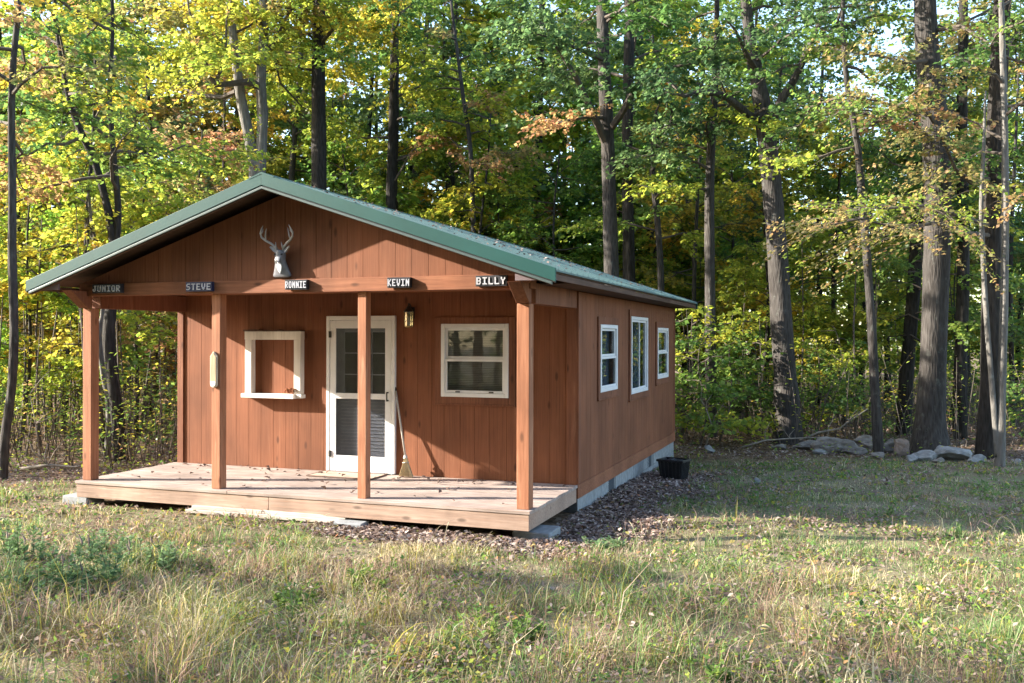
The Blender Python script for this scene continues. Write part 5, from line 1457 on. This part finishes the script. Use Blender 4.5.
weed(95, 590, 55, 70, 'sage-green weed clump second from the left edge', 'sage', .55, 2, True)
weed(20, 565, 45, 60, 'low sage-green weed clump behind the tall clump at the left edge', 'sage', .5, 3, True)
weed(150, 572, 38, 60, 'loose sage-green weed clump right of the left group', 'sage', .6, 4, True)
weed(110, 558, 30, 50, 'small sage weed clump behind the left group', 'sage', .6, 13)
weed(302, 612, 42, 46, 'round green weed below the middle of the deck', 'green', .6, 5)
weed(375, 592, 34, 52, 'green weed in the grass before the third porch post', 'green', .6, 6)
weed(398, 578, 24, 30, 'small green weed nearest the deck front', 'green', .55, 7)
weed(480, 650, 52, 84, 'broad dark green weed in the lower middle of the lawn', 'green', .55, 8)
weed(533, 640, 28, 30, 'small green weed right of the broad dark green weed', 'green', .6, 9)
weed(510, 682, 22, 40, 'low pale weed at the front of the lawn below the broad dark green weed', 'sage', .7, 10)
weed(718, 690, 30, 34, 'low green weed at the front edge of the lawn, right of the middle', 'green', .6, 11)
weed(605, 545, 16, 50, 'low green weed patch right of the deck corner block', 'sage', .6, 12)

def tuft(u, v, hpx, n, label, pal, seed, seedheads=True, wide=.012, spread=.5):
    Y = F * CAMZ / (v - V0); X = (u - 512) / F * Y; rng = np.random.default_rng(seed); g = ground_z(X, Y); h = hpx / F * Y
    root = empty('grass_tuft', (X, Y, g), 0, label, 'grass tuft', 'tall grass tufts in the rough lawn')
    VV, QQ, CC = [], [], []; hb = MB(); hd = MB(); cnt = 0
    for q in range(n):
        az = rng.uniform(0, 6.283); hh = h * rng.uniform(.45, 1.05); ln = hh * rng.uniform(.15, spread + .35); b = np.array([rng.normal(0, .06), rng.normal(0, .05), -.01])
        d = np.array([math.cos(az), math.sin(az), 0]); s = np.array([-math.sin(az), math.cos(az), 0]); w = wide * rng.uniform(.6, 1.2)
        pts = [b + d * ln * t ** 2 + np.array([0, 0, hh * (t - .34 * t ** 3 * min(1.6, ln / hh + .4))]) for t in np.linspace(0, 1, 6)]
        ws = [w * .6, w, w, w * .8, w * .5, w * .08]
        for p, wi in zip(pts, ws): VV += [p - s * wi / 2, p + s * wi / 2]
        for i in range(5): QQ.append([cnt + 2 * i, cnt + 2 * i + 1, cnt + 2 * i + 3, cnt + 2 * i + 2])
        cnt += 12
        c = GR[pal][int(rng.integers(0, 3))] * rng.uniform(.85, 1.25)
        CC += [list(c) + [1]] * 5
        if seedheads and q % 3 == 0:
            e = pts[-2]; a2 = d * .6 + np.array([0, 0, .25])
            hd = MB(); hd.tube([e, e + a2 * .03, e + a2 * .06 + np.array([0, 0, -.004]), e + a2 * .09 + np.array([0, 0, -.018]), e + a2 * .105 + np.array([0, 0, -.035])], [.002, .0045, .0055, .0045, .0015], 6); hd.build('seed_head', M['foxtail'], root, smooth=True)
    link(bpy.data.objects.new('blades', np_mesh('blades', np.array(VV), np.array(QQ), np.array(CC), [M['blade']])), root)
M['foxtail'] = plain('foxtail_head', (.36, .30, .20), .95, 0, .3, 90)
tuft(800, 700, 104, 22, 'tall pale foxtail tuft at the front of the lawn, left of the other foxtails', 'straw', 1)
tuft(852, 705, 92, 26, 'thick pale foxtail tuft at the front of the lawn with drooping heads', 'straw', 2)
tuft(905, 702, 62, 16, 'low greenish foxtail tuft right of the drooping foxtails', 'green', 3)
tuft(917, 650, 52, 12, 'upright bright green grass tuft standing alone above the front foxtails', 'gold', 4, False, .010, .25)
tuft(400, 670, 72, 26, 'bright yellow-green broad grass tuft near the front, left of the middle', 'gold', 5, False, .016)
tuft(440, 668, 46, 12, 'small broad-leaved green grass tuft right of the yellow-green tuft', 'green', 6, False, .018)
tuft(185, 640, 48, 14, 'straw-coloured foxtail tuft near the lower left', 'straw', 7)
tuft(300, 618, 44, 12, 'foxtail tuft with a nodding pale head beside the round green weed', 'green', 8)
tuft(930, 590, 40, 18, 'thin pale bristly grass tuft in the middle of the right lawn', 'straw', 9, False, .006)
tuft(960, 535, 24, 40, 'fresh green grass tuft at the right side of the lawn', 'green', 10, False, .010)
tuft(890, 515, 22, 40, 'fresh green grass tuft before the stone row', 'green', 11, False, .010)
tuft(715, 545, 20, 36, 'small fresh green tuft in the shade right of the deck', 'green', 12, False, .010)
tuft(565, 640, 44, 10, 'slim yellow-green grass tuft in the centre of the lawn', 'gold', 13, False, .010, .25)

# ------------------------------------------------------------------ light, sky, camera
EL, AZ = R(22.3), R(180.9)                    # the sun stands low on the left
sun_dir = Vector((math.cos(EL) * math.cos(AZ), math.cos(EL) * math.sin(AZ) + .016, math.sin(EL)))
w = bpy.data.worlds.new('World'); S.world = w; w.use_nodes = True
nt = w.node_tree; bg = nt.nodes['Background']
sky = nt.nodes.new('ShaderNodeTexSky'); sky.sky_type = 'NISHITA'; sky.sun_disc = False
sky.sun_elevation = EL; sky.sun_rotation = R(270); sky.air_density = 1.0; sky.dust_density = 1.0; sky.ozone_density = 1.0
nt.links.new(sky.outputs[0], bg.inputs['Color']); bg.inputs['Strength'].default_value = .135
ld = bpy.data.lights.new('sun', 'SUN'); ld.energy = 4.3; ld.angle = R(.5); ld.color = (1.0, .92, .79)
lo = link(bpy.data.objects.new('sun', ld)); lo.rotation_euler = (-sun_dir).to_track_quat('-Z', 'Y').to_euler(); lo.location = (-20, 8, 20)

cd = bpy.data.cameras.new('camera'); cam = link(bpy.data.objects.new('camera', cd))
cam.location = (0, 0, CAMZ); cam.rotation_euler = (R(90), 0, 0)
cd.sensor_width = 36; cd.lens = 36 * F / 1024; cd.shift_y = -(341.5 - V0) / 1024
cd.clip_start = .1; cd.clip_end = 2000
S.camera = cam
cam.rotation_euler = (R(90), R(-.11) , 0)

S.render.engine = 'CYCLES'
S.cycles.use_denoising = True
S.cycles.max_bounces = 10; S.cycles.diffuse_bounces = 6; S.cycles.glossy_bounces = 3; S.cycles.transmission_bounces = 8; S.cycles.transparent_max_bounces = 8
S.cycles.sample_clamp_indirect = 10
S.view_settings.view_transform = 'Standard'; S.view_settings.look = 'None'; S.view_settings.gamma = 1
S.view_settings.exposure = 2.4
